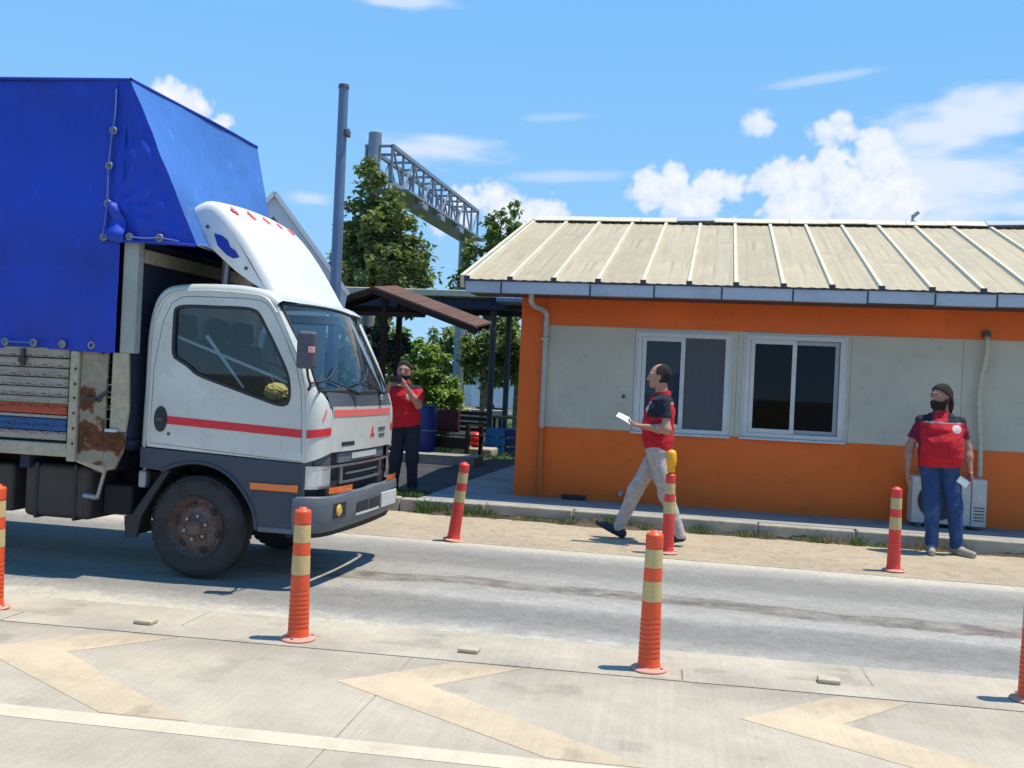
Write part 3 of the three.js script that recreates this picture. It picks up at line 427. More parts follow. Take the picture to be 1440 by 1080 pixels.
  P('steering_wheel', [(() => { const t = new THREE.TorusGeometry(0.21, 0.014, 8, 28); t.rotateY(Math.PI / 2); t.rotateZ(0.7); t.translate(-3.14, 1.42, -7.02); return t; })(), rod([-3.14, 1.42, -7.02], [-2.95, 1.22, -7.02], 0.025), rod([-3.14, 1.42, -6.82], [-3.14, 1.42, -7.22], 0.012)], M.black);
  P('white_rod', rod([-3.835, 1.735, -6.66], [-2.94, 1.435, -6.66], 0.011), M.paper); P('white_rod', rod([-3.60, 1.75, -6.643], [-3.30, 1.39, -6.643], 0.014, 0.008), M.paper);  // two slim white rods crossing behind the door window, added for its pale lines
  P('dash_ornament', (() => { const g = new THREE.SphereGeometry(0.085, 40, 28), p = g.attributes.position; for (let i = 0; i < p.count; i++) { const k = 1 + 0.25 * (hash2(Math.round(p.getX(i) * 300), Math.round(p.getY(i) * 300 + p.getZ(i) * 111)) - 0.5); p.setXYZ(i, p.getX(i) * k, p.getY(i) * k * 0.8, p.getZ(i) * k); } g.computeVertexNormals(); g.translate(-3.12, 1.365, -6.80); return g; })(), mat([1.0, 0.68, 0.22], { r: 0.95 }));
  // mirror on its arm
  for (const f of [(g) => g]) {
    const m = P('wing_mirror', f((() => { const b = box(-0.065, 0.065, 0, 0.255, -0.05, 0.05, 0.025); b.rotateY(0.25); b.translate(-2.745, 1.545, -6.44); return b; })()), M.darkGrey);
    P('mirror_arm', [f(tube([[-2.745, 1.60, -6.44], [-2.74, 1.50, -6.46], [-2.76, 1.43, -6.56], [-2.79, 1.40, -6.60]], 0.010, 14, 6)), f(tube([[-2.735, 1.60, -6.46], [-2.715, 1.50, -6.50], [-2.725, 1.42, -6.60], [-2.74, 1.385, -6.68]], 0.008, 14, 6))], M.black, m);
    P('sticker', box(-2.71, -2.668, 1.655, 1.695, -6.395, -6.372, 0.004), mat([0.75, 0.35, 0.35], { r: 0.5 }), m);
  }
  // roof fairing
  const dPath = smoothPath([[-3.899, 2.640], [-3.868, 2.705], [-3.80, 2.748], [-3.735, 2.762], [-3.66, 2.745], [-3.58, 2.685], [-3.45, 2.547], [-3.34, 2.40], [-3.24, 2.250], [-3.15, 2.11], [-3.06, 2.005]], 34);
  const dsw = sweep(dPath, 0.075, -6.80, -8.14, 0.03);
  const fair = P('roof_fairing', dsw.g, M.deflector);
  const dhole = [[-3.668, 2.512], [-3.60, 2.495], [-3.556, 2.463], [-3.535, 2.415], [-3.49, 2.385], [-3.457, 2.339], [-3.507, 2.330], [-3.56, 2.355], [-3.636, 2.424]];
  const dsideG = slab([...dsw.inset, [-3.215, 2.085], [-3.35, 2.155], [-3.491, 2.244], [-3.668, 2.387], [-3.816, 2.489], [-3.884, 2.577]], -6.806, -6.80, [], 0.002), dstick = slab(dhole, -6.8005, -6.796);
  for (const f of [(g) => g, (g) => { g = g.clone(); g.translate(0, 0, 7.47); g = flipZ(g); g.translate(0, 0, -7.47); return g; }]) {
    P('side_skirt', f(dsideG.clone()), M.deflector, fair); P('blue_sticker', f(dstick.clone()), M.tarpEdge, fair);
    for (const [x, y] of [[-3.72, 2.56], [-3.40, 2.26]]) P('bolt', f((() => { const c = new THREE.CylinderGeometry(0.013, 0.013, 0.012, 10); c.rotateX(Math.PI / 2); c.translate(x, y, -6.795); return c; })()), M.darkGrey, fair);
    P('fairing_strut', f(bar([-3.62, 2.09, -6.92], [-3.60, 2.42, -6.92], 0.035, 0.03)), M.greyMetal, fair);
  }
  for (const z of [-7.2, -7.75]) P('fairing_strut', bar([-3.78, 2.11, z], [-3.78, 2.62, z], 0.03, 0.03), M.greyMetal, fair);
  for (let k = 0; k < 5; k++) { const z = -6.93 - k * 0.25, e = []; const rr = rng(40 + k); for (let q = 0; q < 4; q++) { const s = box(-0.002, 0.003, -0.014, 0.014, -0.03 - rr() * 0.02, 0.03 + rr() * 0.02); s.scale(0.6, 1, 1); s.rotateX(q * 0.7 + rr()); s.rotateZ(0.80); const w = (z + 7.47) / 0.67, cb = 0.03 * (1 - w * w); s.translate(-3.585 + 0.70 * cb + q * 0.0008, 2.690 + 0.71 * cb + q * 0.0008, z); e.push(s); } P('red_mark', e, M.redPrint, fair); }
  // wheels
  function wheel(x, zOut, dir, tyreW = 0.2) {
    const R = 0.37, prof = [[0.215, 0], [0.25, 0.004], [0.30, 0.0], [0.335, 0.012], [0.357, 0.03], [R - 0.003, 0.048], [R, 0.06], [R, 0.085], [R - 0.012, 0.09], [R - 0.012, 0.097], [R, 0.102], [R, tyreW - 0.102], [R - 0.012, tyreW - 0.097], [R - 0.012, tyreW - 0.09], [R, tyreW - 0.085], [R, tyreW - 0.06], [0.357, tyreW - 0.03], [0.30, tyreW], [0.215, tyreW]];
    const put = (g) => { g.rotateX(dir > 0 ? -Math.PI / 2 : Math.PI / 2); g.translate(x, R, zOut); return g; };
    const w = P('wheel', put(new THREE.LatheGeometry(prof.map((p) => new THREE.Vector2(p[0], p[1])), 48)), M.tyre);
    const lug = []; for (let k = 0; k < 40; k++) { const a = (k / 40) * Math.PI * 2; for (const yy of [0.046, tyreW - 0.046]) { const b = new THREE.BoxGeometry(0.03, 0.022, 0.042); b.translate(R - 0.0165, yy, 0); b.rotateY(a); lug.push(b); } }
    P('tread', put(mergeGeometries(lug)), M.tyre, w);
    const rp = [[0.225, -0.006], [0.218, 0.012], [0.205, 0.03], [0.195, 0.075], [0.17, 0.055], [0.13, 0.035], [0.105, 0.03], [0.10, 0.03]];
    P('rim', put(new THREE.LatheGeometry(rp.map((p) => new THREE.Vector2(p[0], p[1])), 40)), M.rim, w);
    P('hub', put(new THREE.LatheGeometry([[0.001, -0.035], [0.045, -0.033], [0.058, -0.02], [0.06, 0.0], [0.085, 0.012], [0.09, 0.03], [0.12, 0.034]].map((p) => new THREE.Vector2(...p)), 28)), M.rim, w);
    for (let k = 0; k < 6; k++) { const a = (k / 6) * Math.PI * 2 + 0.25; const c = new THREE.SphereGeometry(0.026, 12, 8); c.scale(1, 0.3, 1.2); c.translate(0.158, 0.046, 0); c.rotateY(a); P('vent_hole', put(c), M.black, w); const n = new THREE.CylinderGeometry(0.012, 0.012, 0.02, 6); n.translate(0.085, 0.005, 0); n.rotateY(a + 0.5); P('wheel_nut', put(n), M.greyMetal, w); }
  }
  wheel(-3.625, -6.64, 1); wheel(-3.625, -8.26, -1); wheel(-6.95, -6.62, 1); wheel(-6.95, -6.84, 1); wheel(-6.95, -8.28, -1); wheel(-6.95, -8.06, -1);
  // chassis
  P('chassis_rail', [box(-8.4, -2.95, 0.52, 0.70, -7.06, -7.12)], M.blackMat); P('chassis_rail', [box(-8.4, -2.95, 0.52, 0.70, -7.78, -7.84)], M.blackMat);
  P('axle', [rod([-3.625, 0.37, -6.75], [-3.625, 0.37, -8.15], 0.06), box(-3.75, -3.45, 0.28, 0.5, -7.25, -7.65, 0.05)], M.blackMat); P('axle', [rod([-6.95, 0.37, -6.75], [-6.95, 0.37, -8.15], 0.07), (() => { const s = new THREE.SphereGeometry(0.2, 14, 10); s.translate(-6.95, 0.37, -7.45); return s; })()], M.blackMat);
  P('engine_block', box(-4.0, -2.95, 0.36, 0.9, -7.2, -7.7, 0.05), M.blackMat); P('gearbox', box(-4.9, -4.0, 0.42, 0.7, -7.25, -7.65, 0.08), M.blackMat);
  P('fuel_tank', box(-5.02, -4.46, 0.36, 0.76, -6.62, -7.02, 0.05), M.brownTank); for (const x of [-4.92, -4.60]) P('tank_strap', box(x, x + 0.03, 0.352, 0.768, -6.61, -7.03, 0.01), M.black); P('tool_box', box(-5.75, -5.12, 0.38, 0.74, -6.64, -6.98, 0.03), M.brownTank);
  P('battery_box', box(-4.44, -4.2, 0.40, 0.62, -6.75, -7.02, 0.02), M.blackMat); P('step_rod', [rod([-4.27, 0.80, -6.52], [-4.36, 0.545, -6.56], 0.014), rod([-4.36, 0.545, -6.56], [-4.48, 0.55, -6.58], 0.02)], M.greyMetal);
  // load bed
  P('bed_floor', [box(-8.5, -4.12, 0.93, 0.97, -6.54, -8.40), ...[-8.2, -7.4, -6.6, -5.8, -5.0, -4.4].map((x) => box(x - 0.04, x + 0.04, 0.72, 0.93, -6.6, -8.34))], M.navy);
  const ys = [[1.545, 1.615, 'plank'], [1.472, 1.537, 'plank'], [1.402, 1.465, 'plank'], [1.332, 1.395, 'plank'], [1.262, 1.325, 'plank'], [1.215, 1.256, 'plank'], [1.132, 1.208, 'plankOrange'], [1.103, 1.126, 'plank'], [1.012, 1.097, 'plankBlue'], [0.945, 1.006, 'plank']];
  const rp = rng(9);
  for (const [y0, y1, m] of ys) { P('side_plank', box(-8.45, -4.60, y0, y1, -6.50 - rp() * 0.004, -6.53, 0.006), M[m]); P('side_plank', box(-8.45, -4.2, y0, y1, -8.40, -8.43, 0.006), M[m]); }
  P('side_rail', box(-8.5, -4.575, 0.828, 0.925, -6.485, -6.56, 0.012), M.rustCream); P('side_rail', box(-8.5, -4.2, 0.828, 0.925, -8.38, -8.44, 0.012), M.rustCream);
  for (const x of [-4.54, -5.9, -7.2, -8.42]) P('stake_post', box(x - 0.035, x + 0.035, 0.80, x < -5 ? 1.5 : 1.60, -6.475, -6.535, 0.01), M.rustCream);
  { const b = []; for (const y of [1.47, 1.36, 1.26, 1.15, 1.04, 0.93]) { const s = new THREE.SphereGeometry(0.010, 8, 6); s.translate(-4.525, y, -6.473); b.push(s); } P('rivets', b, M.brownTank); }
  P('latch', [box(-4.985, -4.955, 1.475, 1.60, -6.475, -6.50, 0.006), box(-5.0, -4.94, 1.50, 1.53, -6.47, -6.49, 0.005)], M.brownTank); P('latch', [box(-4.45, -4.32, 1.24, 1.275, -6.475, -6.50, 0.01), (() => { const b = box(-0.06, 0.06, -0.012, 0.012, -0.012, 0.012, 0.004); b.rotateZ(0.6); b.translate(-4.31, 1.29, -6.487); return b; })()], M.brownTank);
  P('corner_plate', slab([[-4.50, 1.60], [-4.50, 0.81], [-4.40, 0.79], [-4.29, 0.77], [-4.29, 1.60]], -6.525, -6.50, [], 0.005), M.rust);
  P('corner_plate', slab([[-4.255, 1.60], [-4.255, 1.03], [-4.13, 1.03], [-4.11, 1.2], [-4.13, 1.60]], -6.53, -6.505, [], 0.005), M.rustCream);
  P('gusset_plate', slab([[-4.285, 1.025], [-4.285, 0.762], [-4.257, 0.752], [-4.20, 0.765], [-4.125, 0.93], [-4.12, 1.025]], -6.528, -6.49, [], 0.006), M.rust); P('white_tab', box(-4.27, -4.18, 1.03, 1.052, -6.495, -6.47, 0.004), M.pvc);
  P('rub_rail', bar([-4.575, 0.845, -6.52], [-4.27, 0.752, -6.515], 0.03, 0.05), M.rustCream);
  P('headboard', [box(-4.18, -4.14, 0.9, 2.42, -6.56, -8.38)], M.navy); P('headboard_post', box(-4.205, -4.085, 1.60, 2.40, -6.50, -6.58, 0.012), M.paleGreen); P('headboard_post', box(-4.205, -4.085, 0.95, 2.40, -8.32, -8.40, 0.012), M.paleGreen); P('headboard_rail', box(-4.13, -4.09, 2.26, 2.36, -6.60, -8.30, 0.01), M.rustCream); P('tailboard', box(-8.5, -8.47, 0.95, 1.6, -6.54, -8.40), M.plank);
  // tarpaulin: sheets with sag and pull folds
  const fold = (x, y, s) => (fbm(x * 1.3 + s, y * 2.1, 3) - 0.5);
  const tx0 = -8.55, tx1 = -4.218, tTop = (x) => 3.555 - (x + 4.2) * 0.022;
  const sideT = P('tarp_side', surf(70, 40, (u, v) => { const x = mix(tx0, tx1, u), y = mix(1.60, tTop(x), v); const hem = (1 - v) ** 3; return [x, y + 0.006 * Math.sin(x * 9) * hem, -6.485 + 0.035 * fold(x, y, 3) + 0.014 * Math.sin(x * 7 + y) * hem * 1.2 + 0.012 * Math.sin(x * 3.1 + y * 0.8)]; }), M.tarp);
  P('tarp_side', surf(40, 20, (u, v) => { const x = mix(tx0, -4.2, u), y = mix(1.60, tTop(x), v); return [x, y, -8.50 - 0.03 * fold(x, y, 8)]; }), M.tarp);
  const topT = P('tarp_top', surf(60, 16, (u, v) => { const x = mix(tx0, -4.2, u), s = v * 2 - 1; return [x, tTop(x) + 0.015 * (1 - s * s) - 0.02 * Math.abs(Math.sin((x + 4.2) * 2.6)) * (1 - s * s), mix(-6.487, -8.50, v)]; }), M.tarp); P('tarp_back', surf(10, 10, (u, v) => [tx0 - 0.005, mix(1.6, tTop(tx0), u), mix(-6.487, -8.5, v)]), M.tarp);
  P('top_seam', [tube([[tx0, tTop(tx0), -6.48], [-6.3, tTop(-6.3), -6.475], [-4.2, tTop(-4.2) - 0.002, -6.48]], 0.011, 20, 6), tube([[-4.2, 3.555, -6.48], [-4.195, 3.558, -7.3], [-4.19, 3.56, -7.7], [-4.2, 3.556, -8.5]], 0.013, 20, 6)], M.tarpEdge, topT);
  // corner flap: runs on in the plane of the side and out over the cab, carrying the slanted nose sheet
  const lead = (v) => [mix(-3.63, -4.195, v), mix(2.375, 3.545, v)];
  const flapAt = (u, v) => { const e = lead(v), x0 = -4.30 - 0.025 * (1 - v), y = mix(2.42, 3.53, v) * (1 - u) + e[1] * u; const px = 1 - v, pull = u * (1 - u) * 4; return [mix(x0, e[0], u), y - 0.015 * pull * (1 - v), -6.478 + 0.03 * (fold(mix(x0, e[0], u) * 1.5, y * 3, 12)) + [0.9, 0.45, 0.1, -0.22].reduce((q, a, i) => { const dx = u * 0.62, dy = (v - 0.2) * 1.15, al = dx * Math.cos(a) + dy * Math.sin(a), pe = -dx * Math.sin(a) + dy * Math.cos(a); return q + (al > 0 ? (0.028 - i * 0.003) * Math.exp(-((pe / (0.02 + al * 0.05)) ** 2)) * Math.min(1, al * 8) * Math.exp(-al * 2.2) : 0); }, 0) * Math.min(1, (1 - u) * 5) + 0.012 * px * Math.sin(u * 20) - 0.03 * u * px]; };
  const flap = P('tarp_flap', surf(60, 80, flapAt), M.tarp);
  P('tarp_nose', surf(40, 80, (u, v) => { const n0 = flapAt(1, v), n1 = [mix(-3.93, -4.195, v), mix(2.39, 3.545, v)]; const s = u, sag = 0.05 * Math.sin(Math.PI * s) * Math.sin(Math.PI * v); const x = mix(n0[0], n1[0], s) - sag + 0.03 * fold(s * 4, v * 1.5, 31) * Math.min(1, s * 6), y = mix(n0[1], n1[1], s); return [x + 0.010 * Math.sin(s * 26 + v * 2) * (1 - v) ** 2 * Math.min(1, s * 6), y + (v < 0.02 ? 0.02 * Math.sin(s * 17) : 0), mix(n0[2], -8.50, s)]; }), M.tarpSunlit);
  P('torn_fold', surf(6, 16, (u, v) => [mix(-4.31, -4.24, u) + 0.07 * Math.sin((1 - v) * 2.2) * u, mix(2.40, 2.68, v) - 0.02 * u, -6.455 + 0.035 * Math.sin(u * 3.1) + 0.02 * Math.sin(v * 9)]), M.tarp, flap);
  P('flap_hem', [tube([[-4.33, 2.425, -6.455], [-4.15, 2.395, -6.45], [-3.9, 2.39, -6.455], [-3.64, 2.378, -6.50]], 0.012, 24, 6), tube([[-4.305, 3.53, -6.46], [-4.30, 3.1, -6.455], [-4.305, 2.8, -6.452], [-4.32, 2.43, -6.452]], 0.007, 24, 6)], M.tarpEdge, flap);
  const ring = (x, y, z, r = 0.022) => { const t = new THREE.TorusGeometry(r, 0.0075, 8, 18); t.translate(x, y, z); return t; };
  for (const [x, y] of [[-4.297, 3.18], [-4.318, 2.93], [-4.315, 2.66], [-4.13, 2.425], [-3.895, 2.42], [-4.335, 2.42]]) P('eyelet', [ring(x, y, -6.448), (() => { const c = new THREE.CircleGeometry(0.018, 14); c.translate(x, y, -6.45); return c; })()], M.eyelet, flap);
  for (let k = 0; k < 20; k++) { const x = -4.40 - k * 0.235; P('eyelet', [ring(x, 1.645, -6.462), (() => { const c = new THREE.CircleGeometry(0.019, 14); c.translate(x, 1.645, -6.464); return c; })()], M.eyelet, sideT); }
  P('lacing_rope', [tube([[-4.29, 3.48, -6.45], [-4.285, 3.3, -6.44], [-4.297, 3.18, -6.44], [-4.318, 2.93, -6.44], [-4.315, 2.66, -6.44], [-4.335, 2.42, -6.44]], 0.006, 40, 6), tube([[-4.13, 2.425, -6.443], [-4.0, 2.414, -6.44], [-3.895, 2.42, -6.443], [-3.75, 2.40, -6.46]], 0.006, 20, 6), tube([[-5.9, 1.655, -6.455], [-5.3, 1.65, -6.453], [-4.87, 1.645, -6.455]], 0.006, 20, 6)], M.rope, flap);
  P('hoop_frame', [bar([-4.22, 2.4, -6.57], [-4.22, 3.52, -6.57], 0.03, 0.03), bar([-4.22, 2.4, -8.46], [-4.22, 3.52, -8.46], 0.03, 0.03), bar([-4.22, 3.52, -6.5], [-4.22, 3.52, -8.48], 0.03, 0.03), bar([-4.2, 2.42, -6.58], [-3.74, 2.42, -6.58], 0.03, 0.03), bar([-4.2, 2.42, -8.45], [-3.95, 2.42, -8.45], 0.03, 0.03), bar([-3.70, 2.41, -6.56], [-3.96, 2.42, -8.45], 0.025, 0.025)], M.rustCream);
}
// ---------- office building ----------
{
  const W = -12.2, B = thing('office_building', 'single-storey orange and grey prefab office with beige ribbed metal roof', 'building', [1.5, 0.145, -14]);
  const P = (n, g, m, p = B) => part(n, g, m, p), XL = -2.4, XR = 9.2, G = 0.145;
  const rect = (x0, x1, y0, y1) => [[x0, y0], [x1, y0], [x1, y1], [x0, y1]];
  const wins = [[-0.955, 0.138, 1.015, 2.215], [0.318, 1.442, 1.02, 2.228], [5.2, 6.3, 1.02, 2.22]];
  P('lower_wall', [box(XL + 0.30, XR, G, 1.012, W - 0.1, W)], M.orangeWall); P('upper_wall', [box(XL + 0.30, XR, 2.260, 2.66, W - 0.1, W)], M.orangeWall); P('corner_post', box(XL, XL + 0.297, G, 2.66, W - 0.1, W + 0.004), M.orangeWall);
  // grey sandwich panels between, one per metre or so
  const cuts = [XL + 0.30, -0.985, 0.225, 1.51, 2.72, 3.93, 5.1, 6.4, 7.8, XR];
  for (let i = 0; i < cuts.length - 1; i++) {
    const hs = wins.filter((w) => w[0] > cuts[i] - 0.01 && w[1] < cuts[i + 1] + 0.1).map((w) => rect(w[0], w[1], Math.max(w[2], 1.0155), w[3]).reverse());
    P('wall_panel', slab(rect(cuts[i] + 0.0015, cuts[i + 1] - 0.0015, 1.0135, 2.2585), W - 0.09, W - 0.001, hs, 0.0012), M.greyWall);
  }
  P('side_wall', box(XL, XL + 0.1, G, 2.66, W - 0.1, -19.5), M.orangeWall); P('side_wall', box(XR, XR + 0.1, G, 2.66, W, -19.5), M.orangeWall); P('rear_wall', box(XL, XR, G, 2.66, -19.5, -19.6), M.orangeWall);
  P('gable_wall', [(() => { const g = slab([[-12.25, 2.66], [-15.9, 3.98], [-19.55, 2.66]], 0, 0.08); g.rotateY(-Math.PI / 2); g.translate(XL + 0.09, 0, 0); return g; })()], M.orangeWall);
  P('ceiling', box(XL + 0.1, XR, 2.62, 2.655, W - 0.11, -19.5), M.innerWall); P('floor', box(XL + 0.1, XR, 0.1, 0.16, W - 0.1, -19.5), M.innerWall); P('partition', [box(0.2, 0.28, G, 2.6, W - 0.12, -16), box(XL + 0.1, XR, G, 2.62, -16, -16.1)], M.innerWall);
  // windows
  const win = ([x0, x1, y0, y1], kind) => {
    const w = P('window', slab(rect(x0 + 0.001, x1 - 0.001, y0 + 0.001, y1 - 0.001), W - 0.07, W + 0.022, [rect(x0 + 0.055, x1 - 0.055, y0 + 0.055, y1 - 0.055)], 0.005), M.pvc), xm = (x0 + x1) / 2 - 0.01;
    P('trim', [slab(rect(x0 - 0.025, x1 + 0.025, y0 + 0.0, y1 + 0.02), W + 0.0005, W + 0.008, [rect(x0 + 0.012, x1 - 0.012, y0 + 0.012, y1 - 0.012)], 0.002)], M.pvc, w);
    const sash = (a, b, z, m, fr, gm) => { P('sash', slab(rect(a, b, y0 + 0.056, y1 - 0.056), z - 0.03, z, [rect(a + fr, b - fr, y0 + 0.056 + fr, y1 - 0.056 - fr)], 0.004), m, w); P('pane', slab(rect(a + fr - 0.004, b - fr + 0.004, y0 + 0.052 + fr, y1 - 0.052 - fr), z - 0.018, z - 0.014), gm, w); };
    sash(x0 + 0.057, xm + 0.03, W + 0.014, M.pvc, 0.05, M.winGlass);
    sash(xm - 0.02, x1 - 0.057, W - 0.024, kind ? M.greyMetal : M.pvc, 0.05, M.winGlass);
    if (!kind) P('insect_screen', slab(rect(xm + 0.035, x1 - 0.06, y0 + 0.06, y1 - 0.06), W - 0.003, W + 0.003), M.screen, w); else P('blind', box(xm + 0.05, x1 - 0.06, y0 + 0.06, y1 - 0.06, W - 0.16, W - 0.15), M.blue, w);
    P('sill', box(x0 - 0.04, x1 + 0.04, y0 - 0.028, y0 - 0.0005, W + 0.009, W + 0.05, 0.006), M.pvc, w);
  };
  win(wins[0], 0); win(wins[1], 1); win(wins[2], 0);
  // roof: ribbed sheets, each its own, on two slopes
  const EZ = -11.6, EY = 2.735, RZ = -15.9, RY = 4.15, p0 = -2.963, pitch = 0.5205, NP = 24, dl = Math.hypot(RZ - EZ, RY - EY), an = Math.atan2(RY - EY, EZ - RZ), rr = rng(3);
  const sheet = (() => { const n = 12; return surf(n, 6, (u, v) => { const x = (u - 0.0) * (pitch - 0.004), ph = u * n; return [x, 0.006 * (Math.round(ph) % 3 === 1 ? 1 : 0), -v * dl]; }); })();
  const roofM = [0, 1, 2, 3].map((k) => { const m = M.roof.clone(); m.map = rep(T.streak, 1.56, 2.7); m.map.offset.set(k * 0.27, k * 0.41); m.color.setRGB(...[[0.52, 0.44, 0.30], [0.495, 0.415, 0.285], [0.535, 0.455, 0.315], [0.51, 0.435, 0.305]][k]); return m; });
  const rib = (() => { const s = new THREE.Shape([[-0.032, -0.004], [-0.02, 0.034], [0.02, 0.034], [0.032, -0.004]].map((p) => new THREE.Vector2(...p))); const g = new THREE.ExtrudeGeometry(s, { depth: dl, bevelEnabled: false }); g.translate(0, 0, -dl); return g; })();
  for (let i = 0; i < NP; i++) for (const back of [0, 1]) {
    const put = (g, dy = 0) => { g = g.clone(); g.translate(0, dy, 0); g.rotateX(an); if (back) { g = flipZ(g); g.translate(p0 + i * pitch, EY, 2 * RZ - EZ); } else g.translate(p0 + i * pitch, EY, EZ); return g; };
    P('roof_sheet', put(sheet, (rr() - 0.5) * 0.004), roofM[Math.floor(rr() * 4)]); P('roof_rib', put(rib, 0.004), M.roofRib);
    if (!back) { P('rib_cap', box(p0 + i * pitch - 0.034, p0 + i * pitch + 0.034, EY - 0.016, EY + 0.042, EZ + 0.001, EZ + 0.016, 0.005), M.darkTrim); }
  }
  P('eave_trim', box(p0 - 0.03, p0 + NP * pitch, EY - 0.03, EY - 0.005, EZ - 0.01, EZ + 0.012), M.darkTrim);
  P('verge_trim', (() => { const g = box(-0.05, 0.0, -0.10, 0.05, 0, -dl); g.rotateX(an); g.translate(p0 - 0.035, EY, EZ); return g; })(), M.roofRib); P('verge_trim', (() => { let g = box(-0.05, 0.0, -0.10, 0.05, 0, -dl); g.rotateX(an); g = flipZ(g); g.translate(p0 - 0.035, EY, 2 * RZ - EZ); return g; })(), M.roofRib);
  P('soffit', box(p0, XR + 0.3, 2.585, 2.60, EZ - 0.02, W - 0.002), M.darkTrim);
  for (let i = 0; i < 22; i++) { const x = p0 + i * 0.56, lift = [0, 0.01, 0, 0, 0.024, 0.012, 0, 0.0, 0.01, 0, 0, 0.01, 0.024, 0.01][i % 14]; P('ridge_cap', (() => { const s = [[-0.19, -0.055], [0, 0.03], [0.19, -0.055], [0.19, -0.045], [0, 0.045], [-0.19, -0.045]]; const g = slab(s, 0, 0.575); g.rotateY(Math.PI / 2); g.rotateZ(-lift * 0.9 * (i % 2 ? 1 : -1)); g.translate(x, RY + 0.035 + lift * 0.6, RZ); return g; })(), lift > 0.02 ? M.gutter : M.roofRib); }
  P('roof_vent', [rod([2.75, 4.15, RZ], [2.75, 4.32, RZ], 0.02), rod([2.75, 4.29, RZ], [2.83, 4.36, RZ], 0.03)], M.greyMetal);
  // gutter in lengths with straps over the joints
  const js = [-2.985, -2.542, -1.487, -0.751, 0.007, 0.784, 1.577, 2.275, 2.899, 3.7, 4.5, 5.3, 6.1, 6.9, 7.7, 8.5, 9.5];
  for (let i = 0; i < js.length - 1; i++) {
    const dy = (rr() - 0.5) * 0.008; P('gutter_length', [box(js[i] + 0.008, js[i + 1] - 0.008, 2.588 + dy, 2.708 + dy, EZ + 0.005, EZ + 0.012), box(js[i] + 0.008, js[i + 1] - 0.008, 2.582 + dy, 2.588 + dy, EZ - 0.1, EZ + 0.012), box(js[i] + 0.008, js[i + 1] - 0.008, 2.70 + dy, 2.710 + dy, EZ + 0.0122, EZ + 0.02)], M.gutter);
    if (i) P('gutter_strap', box(js[i] - 0.009, js[i] + 0.009, 2.575, 2.715, EZ - 0.002, EZ + 0.018), M.darkTrim);
  }
  // downpipe, hose, small fittings
  P('downpipe', [tube([[-2.20, 2.60, -11.72], [-2.20, 2.50, -11.74], [-2.18, 2.46, -11.85], [-2.10, 2.43, -12.05], [-2.075, 2.38, -12.12], [-2.075, 2.28, -12.13]], 0.034, 24, 10), rod([-2.073, 1.0, -12.13], [-2.075, 2.28, -12.13], 0.034)], M.pipe); P('downpipe', [rod([-2.07, 0.20, -12.13], [-2.073, 0.999, -12.13], 0.034)], M.pipeOrange); P('pipe_bracket', [box(-2.13, -2.02, 2.07, 2.095, -12.20, -12.09, 0.004)], M.pipe);
  P('drain_block', box(-1.78, -1.50, 0.146, 0.20, -12.19, -12.08, 0.01), M.black); P('socket_plate', box(-1.16, -1.06, 1.505, 1.53, W + 0.001, W + 0.008, 0.003), M.pvc); P('socket_hole', (() => { const c = new THREE.CylinderGeometry(0.022, 0.022, 0.012, 12); c.rotateX(Math.PI / 2); c.translate(-1.10, 1.425, W + 0.004); return c; })(), M.darkTrim); P('vent_spout', rod([-1.08, 0.26, W], [-1.08, 0.25, W + 0.05], 0.03), M.pipe);
  P('lagged_hose', [tube([[2.95, 2.30, W + 0.0], [2.95, 2.26, W + 0.07], [2.945, 2.08, W + 0.08], [2.90, 1.8, W + 0.08], [2.89, 1.55, W + 0.08], [2.925, 1.1, W + 0.08], [2.93, 0.72, W + 0.10]], 0.027, 50, 10)], M.hose); P('hose_collar', rod([2.95, 2.32, W], [2.95, 2.32, W + 0.05], 0.045), M.darkTrim);
}
// air conditioner outdoor unit on the pavement
{
  const a = thing('air_conditioner', 'grey outdoor air conditioner unit with round fan grille against orange wall', 'air conditioner', [2.55, 0.145, -11.95]), P = (n, g, m, p = a) => part(n, g, m, p);
  P('casing', slab([[2.17, 0.19], [2.78, 0.19], [2.78, 0.70], [2.17, 0.70]], -12.08, -11.80, [], 0.012), M.acBody); P('service_panel', box(2.785, 2.94, 0.185, 0.705, -12.08, -11.795, 0.012), M.acBody);
  const c = (() => { const q = new THREE.CylinderGeometry(0.205, 0.205, 0.01, 36); q.rotateX(Math.PI / 2); q.translate(2.44, 0.445, -11.797); return q; })(); const f = P('fan_opening', c, M.black);
  for (let k = 1; k <= 6; k++) P('grille_ring', (() => { const t = new THREE.TorusGeometry(0.035 * k, 0.003, 6, 30); t.translate(2.44, 0.445, -11.787); return t; })(), M.darkGrey, f);
  for (let k = 0; k < 5; k++) P('louvre', box(2.81, 2.92, 0.25 + k * 0.035, 0.262 + k * 0.035, -11.795, -11.787, 0.002), M.darkGrey);
  P('foot', box(2.22, 2.28, 0.146, 0.19, -12.08, -11.80), M.darkGrey); P('foot', box(2.68, 2.74, 0.146, 0.19, -12.08, -11.80), M.darkGrey);
}
